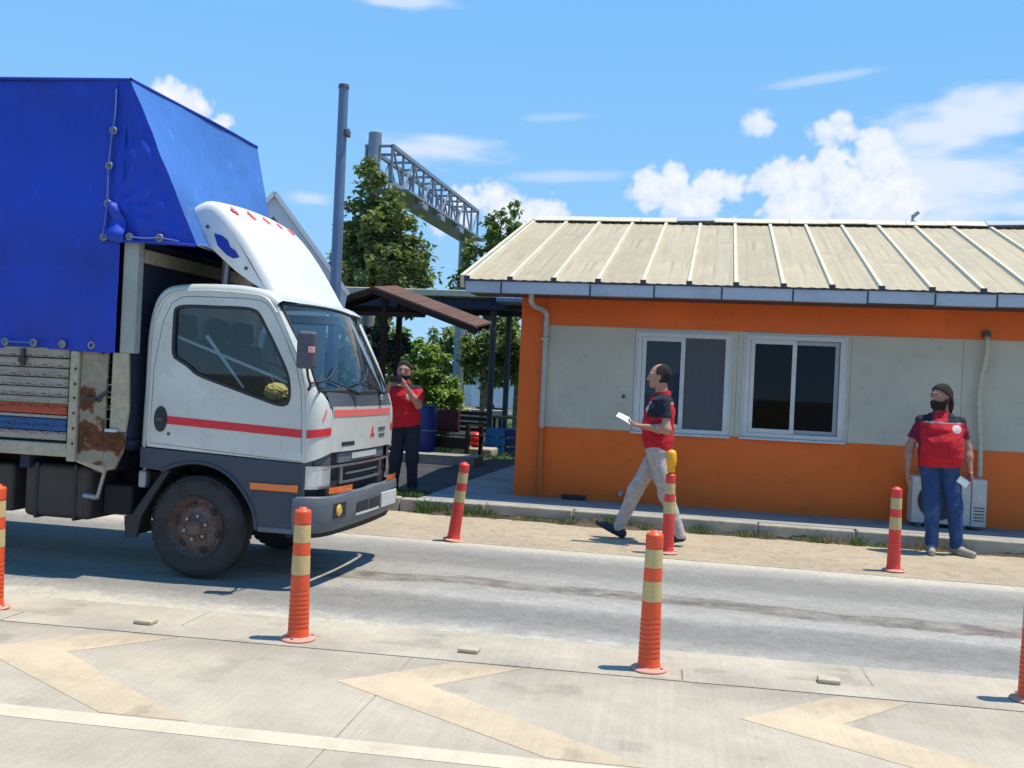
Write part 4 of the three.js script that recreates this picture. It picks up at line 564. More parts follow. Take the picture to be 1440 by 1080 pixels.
// ---------- bollards ----------
function bollard(far) {
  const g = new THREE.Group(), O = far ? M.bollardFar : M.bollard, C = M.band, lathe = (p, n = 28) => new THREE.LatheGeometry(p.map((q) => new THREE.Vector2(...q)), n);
  const R = (y) => mix(0.060, 0.0445, y / 0.74), pr = [[0.066, 0.018], [0.063, 0.03]];
  for (let k = 0; k < 9; k++) { const y = 0.05 + k * 0.026; pr.push([R(y), y], [R(y) + 0.0005, y + 0.018], [R(y) - 0.004, y + 0.020], [R(y) - 0.004, y + 0.024]); }
  pr.push([R(0.29), 0.29], [R(0.368), 0.368], [R(0.37) - 0.002, 0.371], [R(0.486) - 0.002, 0.486], [R(0.487), 0.487], [R(0.55), 0.55], [R(0.552) - 0.002, 0.552], [R(0.658) - 0.002, 0.658], [R(0.66), 0.66]);
  part('post', lathe(pr), O, g, false);
  part('cap', lathe([[0.0445, 0.660], [0.0475, 0.664], [0.0475, 0.725], [0.043, 0.738], [0.024, 0.742], [0.022, 0.752], [0.0, 0.754]]), O, g, false);
  for (const [a, b] of [[0.373, 0.484], [0.554, 0.656]]) part('reflective_band', lathe([[R(a) - 0.003, a], [R(a) + 0.0008, a + 0.002], [R(b) + 0.0008, b - 0.002], [R(b) - 0.003, b]]), C, g, false);
  const bs = part('base_plate', lathe([[0.0, 0.004], [0.098, 0.004], [0.100, 0.010], [0.090, 0.018], [0.066, 0.022], [0.06, 0.03]]), M.bollardBase, g, false);
  for (let k = 0; k < 3; k++) { const a = k * 2.094 + 0.5; part('bolt', (() => { const c = new THREE.CylinderGeometry(0.009, 0.009, 0.012, 6); c.translate(0.08 * Math.cos(a), 0.022, 0.08 * Math.sin(a)); return c; })(), M.greyMetal, bs, false); }
  return g;
}
{
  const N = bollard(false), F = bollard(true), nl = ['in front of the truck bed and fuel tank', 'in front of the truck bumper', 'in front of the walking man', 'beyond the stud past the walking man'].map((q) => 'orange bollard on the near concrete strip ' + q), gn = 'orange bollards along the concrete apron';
  const put = (proto, name, label, group, x, z, rz, rx, ry) => { const b = proto.clone(); b.name = numbered(name); b.position.set(x, 0, z); b.rotation.set(rx, ry, rz); b.userData = { label, category: 'bollard', group }; scene.add(b); return b; };
  put(N, 'bollard', nl[0], gn, -4.242, -5.37, 0.0, 0, 0.4); put(N, 'bollard', nl[1], gn, -2.262, -5.37, 0.008, 0, 1); put(N, 'bollard', nl[2], gn, -0.291, -5.48, 0.002, 0, 2.1); put(N, 'bollard', nl[3], gn, 1.652, -5.622, 0.002, 0, 2.7);
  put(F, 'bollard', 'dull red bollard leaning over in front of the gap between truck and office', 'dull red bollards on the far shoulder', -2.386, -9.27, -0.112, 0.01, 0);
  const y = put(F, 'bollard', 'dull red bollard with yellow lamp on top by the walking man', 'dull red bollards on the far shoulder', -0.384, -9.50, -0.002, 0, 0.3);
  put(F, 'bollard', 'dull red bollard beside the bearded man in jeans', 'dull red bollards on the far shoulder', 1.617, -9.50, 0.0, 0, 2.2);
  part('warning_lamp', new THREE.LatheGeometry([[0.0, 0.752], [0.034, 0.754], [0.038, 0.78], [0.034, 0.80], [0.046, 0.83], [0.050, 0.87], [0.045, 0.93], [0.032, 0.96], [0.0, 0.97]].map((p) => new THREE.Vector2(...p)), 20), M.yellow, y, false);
  for (const [x, z, l] of [[-3.219, -5.375, 'before the truck wheel'], [-1.285, -5.47, 'beside the slab joint on open road'], [0.652, -5.585, 'before the bollard of the bearded man']]) { const s = thing('road_stud', 'small yellowish road stud on the concrete strip ' + l, 'road stud', [x, 0.002, z], 'road studs between the bollards'); part('stud_body', (() => { const g = new RoundedBoxGeometry(0.115, 0.026, 0.085, 2, 0.009); g.translate(0, 0.013, 0); return g; })(), M.stud, s, false); part('reflector', box(-0.04, 0.04, 0.008, 0.016, 0.0425, 0.0440), M.stud, s, false); }
}
// ---------- pole, gantry ----------
{
  const p = thing('steel_pole', 'tall dark blue-grey steel pole with small camera standing behind the truck', 'pole', [-5.165, 0.11, -13]);
  part('shaft', rod([-5.16, 0.11, -13], [-5.185, 5.45, -13], 0.085, 0.066, 20), M.steelPole, p); part('cap', rod([-5.185, 5.45, -13], [-5.186, 5.50, -13], 0.075, 0.07, 20), M.darkGrey, p); part('base_plate', box(-5.33, -5.0, 0.11, 0.135, -13.17, -12.83, 0.01), M.steelPole, p);
  const c = part('camera', [box(-5.10, -5.05, 4.77, 4.86, -13.0, -12.84, 0.015)], M.darkGrey, p); part('camera_bracket', [rod([-5.17, 4.88, -13], [-5.07, 4.88, -12.98], 0.014), rod([-5.075, 4.87, -12.98], [-5.075, 4.84, -12.96], 0.012)], M.darkGrey, c);
}
{
  const g = thing('sign_gantry', 'grey steel lattice road gantry rising behind the trees', 'gantry', [-8.7, 0, -29]), P = (n, q, m = M.steelTruss, p = g) => part(n, q, m, p);
  const x0 = -9.15, x1 = -8.45, yb = 6.57, yt = 7.50, z0 = -24.7, z1 = -34.2;
  P('column', rod([-8.95, 0, -24.75], [-8.95, 7.85, -24.75], 0.19, 0.17, 20)); P('column', rod([-8.75, 0, -33.6], [-8.75, 6.6, -33.6], 0.19, 0.17, 20)); P('base_plate', box(-9.3, -8.6, 0, 0.05, -25.1, -24.4)); 
  for (const x of [x0, x1]) for (const y of [yb, yt]) P('chord', bar([x, y, z0], [x, y, z1], 0.10, 0.10));
  const n = 10; for (let k = 0; k <= n; k++) { const z = mix(z0, z1, k / n), zn = mix(z0, z1, (k + 1) / n); for (const x of [x0, x1]) { P('strut', bar([x, yb, z], [x, yt, z], 0.06, 0.06)); if (k < n) P('brace', bar([x, k % 2 ? yb : yt, z], [x, k % 2 ? yt : yb, zn], 0.045, 0.045)); } for (const y of [yb, yt]) P('cross_member', bar([x0, y, z], [x1, y, z], 0.06, 0.06)); }
  P('walkway', box(x0 + 0.06, x1 + 0.3, yb - 0.12, yb - 0.06, z0 - 0.6, z1), M.steelTruss);
  for (const z of [-26.6, -28.4, -30.6]) P('lane_sensor', [box(-8.35, -8.05, 6.18, 6.36, z - 0.2, z + 0.25, 0.03), bar([-8.3, 6.36, z], [-8.42, 6.57, z], 0.05, 0.05)], M.greyMetal);
}
// ---------- shelter with flat roof, brown gable canopy, white cabin ----------
{
  const s = thing('flat_shelter', 'open shelter with flat cream roof on dark posts beside the office', 'shelter', [-6.2, 0.0, -21.5]), P = (n, q, m, p = s) => part(n, q, m, p);
  P('roof', [box(-10.4, -4.45, 3.30, 3.44, -20.4, -22.6, 0.02)], M.shelterRoof); for (const z of [-20.6, -22.4]) P('beam', box(-10.2, -3.9, 3.06, 3.28, z - 0.07, z + 0.07), M.navy); for (const x of [-9.6, -8.3, -7, -5.8, -4.7]) P('joist', box(x - 0.04, x + 0.04, 3.16, 3.29, -20.5, -22.5), M.navy);
  P('side_roof', box(-4.44, -3.4, 3.16, 3.26, -19.8, -22.6, 0.02), M.steelPole);
  for (const [x, z] of [[-4.68, -20.75], [-9.9, -20.75], [-4.68, -22.35], [-9.9, -22.35]]) P('post', rod([x, 0, z], [x, 3.08, z], 0.065, 0.065, 14), M.darkTrim);
  P('post_foot', box(-4.82, -4.54, 0.02, 0.1, -20.62, -20.88, 0.01), M.darkTrim);
}
{
  const s = thing('gable_canopy', 'brown gable-roofed garden canopy behind the truck cab', 'canopy', [-6.05, 0.05, -18.4]), P = (n, q, m, p = s) => { if (n !== 'post') { const a = q.attributes.position; for (let i = 0; i < a.count; i++) a.setY(i, a.getY(i) + (-17 - a.getZ(i)) * 0.12); q.computeVertexNormals(); } return part(n, q, m, p); };
  const ax = -6.05, ay = 3.10, zf = -17, zb = -18.3, hw = 1.90, dr = 0.64;
  for (const k of [-1, 1]) {
    for (let i = 0; i < 10; i++) { const a = i / 10, b = (i + 0.96) / 10; P('roof_board', (() => { const q = slab([[ax + k * hw * a, ay - dr * a + 0.0], [ax + k * hw * b, ay - dr * b], [ax + k * hw * b, ay - dr * b + 0.035], [ax + k * hw * a, ay - dr * a + 0.035]], zb, zf); return q; })(), M.brownRoof); }
    for (const z of [zf - 0.1, -17.65, zb + 0.1]) P('rafter', bar([ax, ay - 0.06, z], [ax + k * hw * 0.98, ay - dr * 0.98 - 0.06, z], 0.06, 0.10), M.brownDark);
    P('verge_board', bar([ax, ay - 0.04, zf + 0.015], [ax + k * hw * 1.02, ay - dr * 1.02 - 0.04, zf + 0.015], 0.03, 0.10), M.brownDark);
  }
  for (const z of [-17.25, -18.1]) { P('tie_beam', box(ax - 0.9, ax + 0.9, 2.60, 2.68, z - 0.04, z + 0.04), M.brownDark); P('post', box(ax + 0.1, ax + 0.2, 0.11, 3.0, z - 0.045, z + 0.045, 0.01), M.brownDark); }
}
{
  const s = thing('white_cabin', 'white cabin with steep roof standing behind the truck and its roof fairing', 'cabin', [-6.58, 0.11, -13.95]), P = (n, q, m, p = s) => part(n, q, m, p, false);
  P('wall', slab([[-0.86, 0], [0.86, 0], [0.86, 2.85], [0, 3.95], [-0.86, 2.85]], -1.95, -0.12), M.cream);
  for (const k of [1, -1]) { const q = [[0, 3.74], [k * 1.10, 2.36], [k * 1.14, 2.64], [0, 4.06]]; P('roof_panel', slab(k > 0 ? q.reverse() : q, -2.05, 0), M.vanWhite); P('verge_cap', bar([0, 4.085, -0.02], [k * 1.16, 2.64, -0.02], 0.16, 0.06), M.vanWhite); }
  const d = P('door', box(-0.35, 0.35, 0.01, 2.0, -0.119, -0.09, 0.005), M.greyMetal); P('handle', box(0.26, 0.30, 0.95, 1.07, -0.09, -0.06, 0.01), M.black, d); s.rotation.y = 0.44;
}
// ---------- garden furniture and odds and ends ----------
{
  let t = thing('plastic_drum', 'dark blue plastic drum standing beside the man taking a photo', 'drum', [-5.15, 0.11, -17.6]);
  part('barrel', new THREE.LatheGeometry([[0, 0], [0.19, 0], [0.2, 0.02], [0.215, 0.3], [0.22, 0.34], [0.215, 0.38], [0.218, 0.44], [0.215, 0.62], [0.22, 0.66], [0.213, 0.7], [0.2, 0.9], [0.19, 0.93], [0, 0.93]].map((p) => new THREE.Vector2(...p)), 28), M.blue, t, false); part('rim', (() => { const q = new THREE.TorusGeometry(0.195, 0.014, 8, 28); q.rotateX(Math.PI / 2); q.translate(0, 0.93, 0); return q; })(), M.blue, t, false); part('band', (() => { const q = new THREE.TorusGeometry(0.219, 0.012, 8, 28); q.rotateX(Math.PI / 2); q.translate(0, 0.5, 0); return q; })(), M.greyMetal, t, false);
  // bench seen side-on
  t = thing('garden_bench', 'dark brown slatted garden bench with maroon back cushion under the canopy', 'bench', [-4.75, 0.11, -17.9]); const P = (n, q, m, p = t) => part(n, q, m, p, false);
  for (const z of [-0.22, 0.22]) { P('leg', box(-0.56, -0.50, 0, 0.44, z - 0.03, z + 0.03), M.brownDark); P('leg', box(0.50, 0.56, 0, 0.62, z - 0.03, z + 0.03), M.brownDark); }
  for (let k = 0; k < 5; k++) P('seat_slat', box(-0.6, 0.6, 0.43, 0.455, -0.25 + k * 0.1, -0.17 + k * 0.1, 0.004), M.brownDark);
  for (let k = 0; k < 4; k++) P('back_slat', (() => { const b = box(-0.6, 0.6, 0, 0.07, -0.01, 0.012, 0.004); b.rotateX(-0.15); b.translate(0, 0.50 + k * 0.1, -0.26 - k * 0.015); return b; })(), M.brownDark);
  P('armrest', bar([0.53, 0.62, -0.3], [0.53, 0.64, 0.27], 0.06, 0.03), M.brownDark); P('armrest', bar([-0.53, 0.62, -0.3], [-0.53, 0.64, 0.27], 0.06, 0.03), M.brownDark); P('front_rail', box(-0.56, 0.56, 0.2, 0.4, 0.235, 0.255, 0.004), M.brownDark); P('cushion', box(-0.5, 0.05, 0.47, 0.88, -0.25, -0.15, 0.04), M.maroon);
  t.rotation.y = -0.35;
  t = thing('low_step', 'low dark stone step below the garden bench', 'step', [-4.6, 0.11, -16.6]); part('tread', box(-6.1, -3.9, 0.11, 0.26, -16.3, -17.0, 0.015), M.pavement, t); part('edge_strip', box(-6.1, -3.9, 0.262, 0.272, -16.30, -16.36, 0.003), M.kerb, t);
  t = thing('red_ball', 'bright red ball lying at the foot of the pale tree trunk', 'ball', [-4.62, 0.24, -19.35]); part('ball_skin', (() => { const q = new THREE.SphereGeometry(0.155, 24, 18); return q; })(), M.redBall, t, false).position.y = 0.155; part('valve', (() => { const q = new THREE.CylinderGeometry(0.012, 0.012, 0.02, 8); q.translate(0, 0.312, 0); return q; })(), M.black, t, false);
  t = thing('stone_base', 'pale sandy stone slab under the red ball', 'slab', [-4.6, 0.02, -19.4]); part('slab_top', (() => { const q = new RoundedBoxGeometry(0.75, 0.2, 0.6, 2, 0.04); q.translate(0, 0.12, 0); return q; })(), M.kerb, t, false);
  t = thing('table', 'yellowish wooden table with trestle legs behind the dark shelter post', 'table', [-4.0, 0.02, -21.2]); for (let k = 0; k < 4; k++) part('top_board', box(-0.75, 0.75, 0.76, 0.80, -0.36 + k * 0.18, -0.19 + k * 0.18, 0.005), M.tableTop, t, false); for (const x of [-0.6, 0.6]) for (const z of [-0.28, 0.28]) part('leg', bar([x, 0, z * 1.15], [x, 0.76, z], 0.05, 0.05), M.brownDark, t, false);
  for (const [x, z, l, m] of [[-4.45, -20.5, 'light blue plastic crate leaning under the table', 'blueLight'], [-4.02, -20.55, 'dark blue crate under the table beside the light blue one', 'blue']]) { t = thing('crate', l, 'crate', [x, 0.02, z]); for (const [a, b, c, d] of [[-0.2, 0.2, -0.15, -0.135], [-0.2, 0.2, 0.135, 0.15], [-0.2, -0.185, -0.134, 0.134], [0.185, 0.2, -0.134, 0.134]]) for (let k = 0; k < 3; k++) part('slat', box(a, b, 0.02 + k * 0.19, 0.18 + k * 0.19, c, d, 0.003), M[m], t, false); part('bottom', box(-0.18, 0.18, 0.003, 0.018, -0.13, 0.13), M[m], t, false); }
  t = thing('white_block', 'white painted low wall between bench and pale tree trunk', 'wall', [-5.9, 0.02, -24]); for (let k = 0; k < 4; k++) part('block', box(-0.8 + k * 0.42, -0.4 + k * 0.42, 0, 0.85 , -0.1, 0.1, 0.015), M.cream, t, false);
  // far white vans on the road beyond
  const van = (x, z, label, ry) => { const v = thing('van', label, 'van', [x, 0.03, z], 'white vans on the far road'), Q = (n, q, m, p = v) => part(n, q, m, p, false);
    const b = Q('body', slab([[-2.3, 0.35], [2.3, 0.35], [2.35, 0.9], [1.9, 1.15], [1.35, 1.85], [-2.2, 1.95], [-2.35, 1.7]], -0.9, 0.9, [], 0.06), M.vanWhite); Q('side_window', box(0.55, 1.3, 1.15, 1.7, 0.89, 0.912), M.black, b); Q('windscreen', (() => { const q = box(-0.01, 0.01, 0, 0.8, -0.75, 0.75); q.rotateZ(0.67); q.translate(1.9, 1.18, 0); return q; })(), M.black, b); for (const wx of [-1.5, 1.45]) for (const wz of [-0.8, 0.8]) Q('wheel', (() => { const c = new THREE.CylinderGeometry(0.34, 0.34, 0.22, 20); c.rotateX(Math.PI / 2); c.translate(wx, 0.34, wz); return c; })(), M.tyre); Q('headlight', box(2.28, 2.36, 0.75, 0.92, 0.5, 0.8, 0.02), M.clearLens); v.rotation.y = ry; };
  van(-9.0, -47, 'white van on the far road seen past the dark shelter post', 0); van(-12.6, -48.5, 'white van on the far road seen behind the bushes', Math.PI);
}
// ---------- trees, bushes, weeds ----------
function leafCloud(blobs, n, size, cols, seed, clump = 40, spread = 0.28, shell = 0.55) {
  const r = rng(seed), pos = [], nor = [], col = [], uv = [];
  const vol = blobs.map((b) => b[3] * b[4] * b[5]), tot = vol.reduce((a, b) => a + b, 0);
  const clumps = Math.round(n / clump), gauss = () => (r() + r() + r() - 1.5) / 1.5;
  for (let c = 0; c < clumps; c++) {
    let q = r() * tot, bi = 0; while (q > vol[bi] && bi < blobs.length - 1) q -= vol[bi++]; const b = blobs[bi];
    const th = r() * Math.PI * 2, ph = Math.acos(2 * r() - 1), rad = shell + (1 - shell) * Math.pow(r(), 0.6) * (0.85 + 0.35 * r());
    const cx = b[0] + b[3] * rad * Math.sin(ph) * Math.cos(th), cy = b[1] + b[4] * rad * Math.cos(ph), cz = b[2] + b[5] * rad * Math.sin(ph) * Math.sin(th), tone = r(), sp = spread * (0.7 + 0.6 * r());
    for (let k = 0; k < clump; k++) {
      const p = new THREE.Vector3(cx + gauss() * sp, cy + gauss() * sp * 0.75, cz + gauss() * sp);
      const d = new THREE.Vector3(r() - 0.5, r() * 0.7 - 0.45, r() - 0.5).normalize(), up = new THREE.Vector3(r() - 0.5, 0.6 + r() * 0.6, r() - 0.5).normalize(), s = new THREE.Vector3().crossVectors(d, up).normalize(), nn = new THREE.Vector3().crossVectors(s, d).normalize(), L = size * (0.6 + 0.8 * r()), w = L * 0.34;
      const tip = p.clone().addScaledVector(d, L).addScaledVector(nn, -L * 0.12), md = p.clone().addScaledVector(d, L * 0.45), a = md.clone().addScaledVector(s, w).addScaledVector(nn, L * 0.1), e = md.clone().addScaledVector(s, -w).addScaledVector(nn, L * 0.1);
      const t = clamp(tone * 0.7 + r() * 0.3), c0 = [0, 1, 2].map((i) => mix(cols[0][i], cols[1][i], t) * (0.85 + 0.3 * r()));
      for (const [x, y, z] of [[p, a, tip], [p, tip, e]]) { const fn = new THREE.Vector3().crossVectors(y.clone().sub(x), z.clone().sub(x)).normalize(); for (const v of [x, y, z]) { pos.push(v.x, v.y, v.z); nor.push(fn.x, fn.y, fn.z); col.push(...c0); uv.push(0, 0); } }
    }
  }
  const g = new THREE.BufferGeometry(); g.setAttribute('position', new THREE.Float32BufferAttribute(pos, 3)); g.setAttribute('normal', new THREE.Float32BufferAttribute(nor, 3)); g.setAttribute('color', new THREE.Float32BufferAttribute(col, 3)); g.setAttribute('uv', new THREE.Float32BufferAttribute(uv, 2)); g.userData.keepUV = true; return g;
}
function tree(name, label, cat, base, blobs, n, size, cols, seed, o = {}) {
  const t = thing(name, label, cat, base, o.group), r = rng(seed + 500), top = Math.max(...blobs.map((b) => b[1])), tr = o.trunk || 0.12, gs = [];
  const fork = o.fork || Math.min(...blobs.map((b) => b[1] - b[4])) + 0.2, mid = [base[0] + (r() - 0.5) * 0.1, mix(base[1], fork, 0.5), base[2] + (r() - 0.5) * 0.1], F = [base[0] + (r() - 0.5) * 0.15, fork, base[2]];
  gs.push(rod([base[0], base[1] - 0.05, base[2]], mid, tr * 1.25, tr, 12), rod(mid, F, tr, tr * 0.85, 12));
  part('trunk', gs, o.bark || M.bark, t);
  for (const b of blobs) { const e = [b[0], b[1] + b[4] * 0.4, b[2]], m = [mix(F[0], e[0], 0.5) + (r() - 0.5) * 0.2, mix(F[1], e[1], 0.55), mix(F[2], e[2], 0.5)]; const lg = [rod(F, m, tr * 0.6, tr * 0.4, 8), rod(m, e, tr * 0.4, tr * 0.12, 6)]; for (let k = 0; k < 4; k++) lg.push(rod(m, [b[0] + (r() - 0.5) * 1.5 * b[3], b[1] + (r() - 0.4) * b[4], b[2] + (r() - 0.5) * 1.5 * b[5]], tr * 0.22, 0.012, 5)); part('limb', lg, o.bark || M.bark, t); }
  part('crown', leafCloud(blobs, n, size, cols, seed, o.clump, o.spread, o.shell), M.leaf, t); return t;
}
const GD = [[0.06, 0.12, 0.025], [0.24, 0.29, 0.045]], GB = [[0.13, 0.24, 0.02], [0.30, 0.44, 0.05]], GM = [[0.07, 0.14, 0.025], [0.21, 0.29, 0.045]];
tree('tall_tree', 'tall dense broadleaf tree in front of the gantry column', 'tree', [-8.15, 0.0, -23.5], [[-8.48, 6.07, -23.49, 0.57, 1.08, 0.61], [-8.27, 5.11, -23.4, 0.96, 1.03, 0.87], [-8.09, 4.15, -23.32, 1.23, 0.89, 0.96], [-7.44, 4.33, -23.4, 0.55, 0.7, 0.61], [-8.87, 4.24, -23.49, 0.64, 0.94, 0.7], [-7.74, 3.63, -23.49, 0.91, 0.66, 0.87]], 15000, 0.15, GD, 11, { trunk: 0.16, spread: 0.24, shell: 0.35 });
tree('tree', 'loose green tree rising beside the left end of the office roof', 'tree', [-5.9, 0.0, -25.6], [[-5.65, 5.5, -25.6, 0.62, 0.8, 0.6], [-6.15, 4.6, -25.6, 0.65, 0.8, 0.7], [-5.3, 4.7, -25.7, 0.6, 0.9, 0.7], [-5.7, 3.7, -25.6, 0.95, 0.7, 0.8], [-6.6, 4.0, -25.6, 0.35, 0.4, 0.4]], 6000, 0.14, GM, 23, { spread: 0.2, shell: 0.4 });
tree('leafy_bush', 'bright green leafy bush behind the man taking a photo', 'bush', [-5.65, 0.02, -19.3], [[-5.72, 1.65, -19.3, 0.42, 0.72, 0.4], [-5.55, 1.0, -19.3, 0.55, 0.75, 0.45], [-5.25, 1.25, -19.4, 0.32, 0.5, 0.35]], 5000, 0.11, GB, 31, { trunk: 0.05, fork: 0.4, spread: 0.14, shell: 0.3 });
tree('young_tree', 'young tree with pale trunk and drooping crown behind the red ball', 'tree', [-5.45, 0.02, -23.2], [[-5.6, 2.4, -23.2, 0.6, 0.45, 0.5], [-4.95, 2.5, -23.2, 0.65, 0.55, 0.5], [-5.3, 1.85, -23.1, 0.42, 0.5, 0.4], [-4.6, 2.1, -23.4, 0.4, 0.5, .4]], 4600, 0.11, GM, 37, { trunk: 0.065, fork: 1.5, spread: 0.16, bark: M.barkPale, shell: 0.3 });
tree('round_tree', 'small dark round-headed tree under the brown canopy edge', 'tree', [-7.1, 0.02, -20.8], [[-7.1, 2.35, -20.8, 0.55, 0.45, 0.5], [-6.8, 2.1, -20.8, 0.35, 0.35, 0.4]], 2600, 0.10, [[0.012, 0.035, 0.014], [0.04, 0.075, 0.02]], 41, { trunk: 0.05, spread: 0.13, shell: 0.2 });
tree('leafy_bush', 'light green shrub growing on the lawn beyond the table', 'bush', [-4.7, 0.02, -27.5], [[-4.75, 1.55, -27.5, 0.7, 0.5, 0.6], [-4.2, 1.2, -27.5, 0.6, 0.5, 0.5]], 2400, 0.12, GB, 43, { trunk: 0.05, fork: 0.6, spread: 0.18, shell: 0.3 });
{ const r = rng(63), at = [[-6.5, -33], [-5, -36], [-9.5, -37], [-12.5, -35], [-15, -33], [-17.5, -36], [-3.2, -34], [-20, -33]]; const L = ['in line with the gantry', 'beyond the light green shrub', 'behind the tall tree', 'beyond the brown canopy', 'beyond the white cabin', 'beyond the truck bed', 'close behind the office', 'at the far end of the row']; at.forEach(([x, z], i) => { const h = 3.4 + r() * 1.6; tree('background_tree', 'green tree on the lawn ' + L[i], 'tree', [x, 0, z], [[x, h * 0.72, z, 1.3, 1.1, 1.1], [x + 0.7, h * 0.55, z, 1, 0.8, 0.9], [x - 0.8, h * 0.56, z, 0.9, 0.8, 0.9]], 3200, 0.2, r() < 0.5 ? GM : GD, 70 + i, { spread: 0.3, shell: 0.3, group: 'trees on the far lawn' }); }); }
{ // far belt of trees that reads as one mass
  const blobs = []; const r = rng(91); for (let x = -90; x < 60; x += 3.2) blobs.push([x + r() * 2, 2 + r() * 2, -78 - r() * 12, 3, 2.5 + r() * 2.2, 2.5]);
  const m = part('tree_belt', leafCloud(blobs, 26000, 0.7, GM, 97, 40, 1.0, 0.3), M.leaf); m.userData.kind = 'stuff'; m.userData.label = 'distant belt of dark green trees along the horizon'; m.userData.category = 'tree belt';
}
// weeds in the kerb joints, turf behind the kerb, lawn blades
function blades(list, seed) {
  const r = rng(seed), pos = [], nor = [], col = [], uv = [];
  for (const [x, y, z, h, c] of list) { const a = r() * 6.28, w = 0.0025 + r() * 0.004, lean = (0.2 + r() * 0.7) * h, dx = Math.cos(a), dz = Math.sin(a); const p0 = [x - dz * w, y, z + dx * w], p1 = [x + dz * w, y, z - dx * w], p2 = [x + dx * lean * 0.4 + dz * w * .8, y + h * 0.65, z + dz * lean * 0.4], p3 = [x + dx * lean, y + h, z + dz * lean]; const cc = c.map((q) => q * (0.7 + 0.6 * r())); for (const t of [[p0, p1, p2], [p0, p2, p3]]) { const fn = vnorm(vcross(vsub(t[1], t[0]), vsub(t[2], t[0]))); for (const p of t) { pos.push(...p); nor.push(...fn); col.push(...cc); uv.push(0, 0); } } }
  const g = new THREE.BufferGeometry(); g.setAttribute('position', new THREE.Float32BufferAttribute(pos, 3)); g.setAttribute('normal', new THREE.Float32BufferAttribute(nor, 3)); g.setAttribute('color', new THREE.Float32BufferAttribute(col, 3)); g.setAttribute('uv', new THREE.Float32BufferAttribute(uv, 2)); g.userData.keepUV = true; return g;
}
{
  const r = rng(15), L = [], green = [0.10, 0.19, 0.03], dry = [0.30, 0.25, 0.12];
  const tuft = (x, z, n, h, sp, c, y = -0.01) => { for (let k = 0; k < n; k++) L.push([x + (r() + r() - 1) * sp, y, z + (r() + r() - 1) * sp * 0.4, h * (0.4 + 0.8 * r()), r() < 0.25 ? dry : c]); };
  for (let k = 0; k < 60; k++) { const x = -3.2 + r() * 6.4; tuft(x, -11.0 + r() * 0.03, 8 + r() * 22, 0.05 + r() * 0.06, 0.07, r() < 0.5 ? green : dry); }
  tuft(-1.05, -10.95, 110, 0.13, 0.10, green); tuft(-1.55, -10.95, 70, 0.08, 0.14, green); tuft(1.5, -10.98, 60, 0.1, 0.1, green); tuft(0.6, -10.98, 50, 0.09, 0.1, dry);
  for (let k = 0; k < 26; k++) tuft(-3.25 + r() * 0.75, -11.02 - r() * 0.06, 34, 0.10 + r() * 0.06, 0.09, [0.13, 0.25, 0.03]);
  const w = part('weeds', blades(L, 16), M.leaf); w.userData.kind = 'stuff'; w.userData.label = 'green and dry weeds growing along the foot of the kerb'; w.userData.category = 'weeds';
  const T2 = []; for (let k = 0; k < 2600; k++) T2.push([-3.95 + r() * 0.62, 0.11, -11.25 - r() * 0.5, 0.03 + r() * 0.06, [0.07, 0.13, 0.02]]); for (let k = 0; k < 16000; k++) { const x = -14 + r() * 12; T2.push([x, 0.02, -18.6 - Math.pow(r(), 1.5) * 18, 0.06 + r() * 0.1, r() < 0.2 ? [0.2, 0.2, 0.06] : [0.11, 0.20, 0.03]]); }
  const tf = part('grass', blades(T2, 18), M.leaf); tf.userData.kind = 'stuff'; tf.userData.label = 'short green grass on the lawn and behind the kerb'; tf.userData.category = 'grass';
}
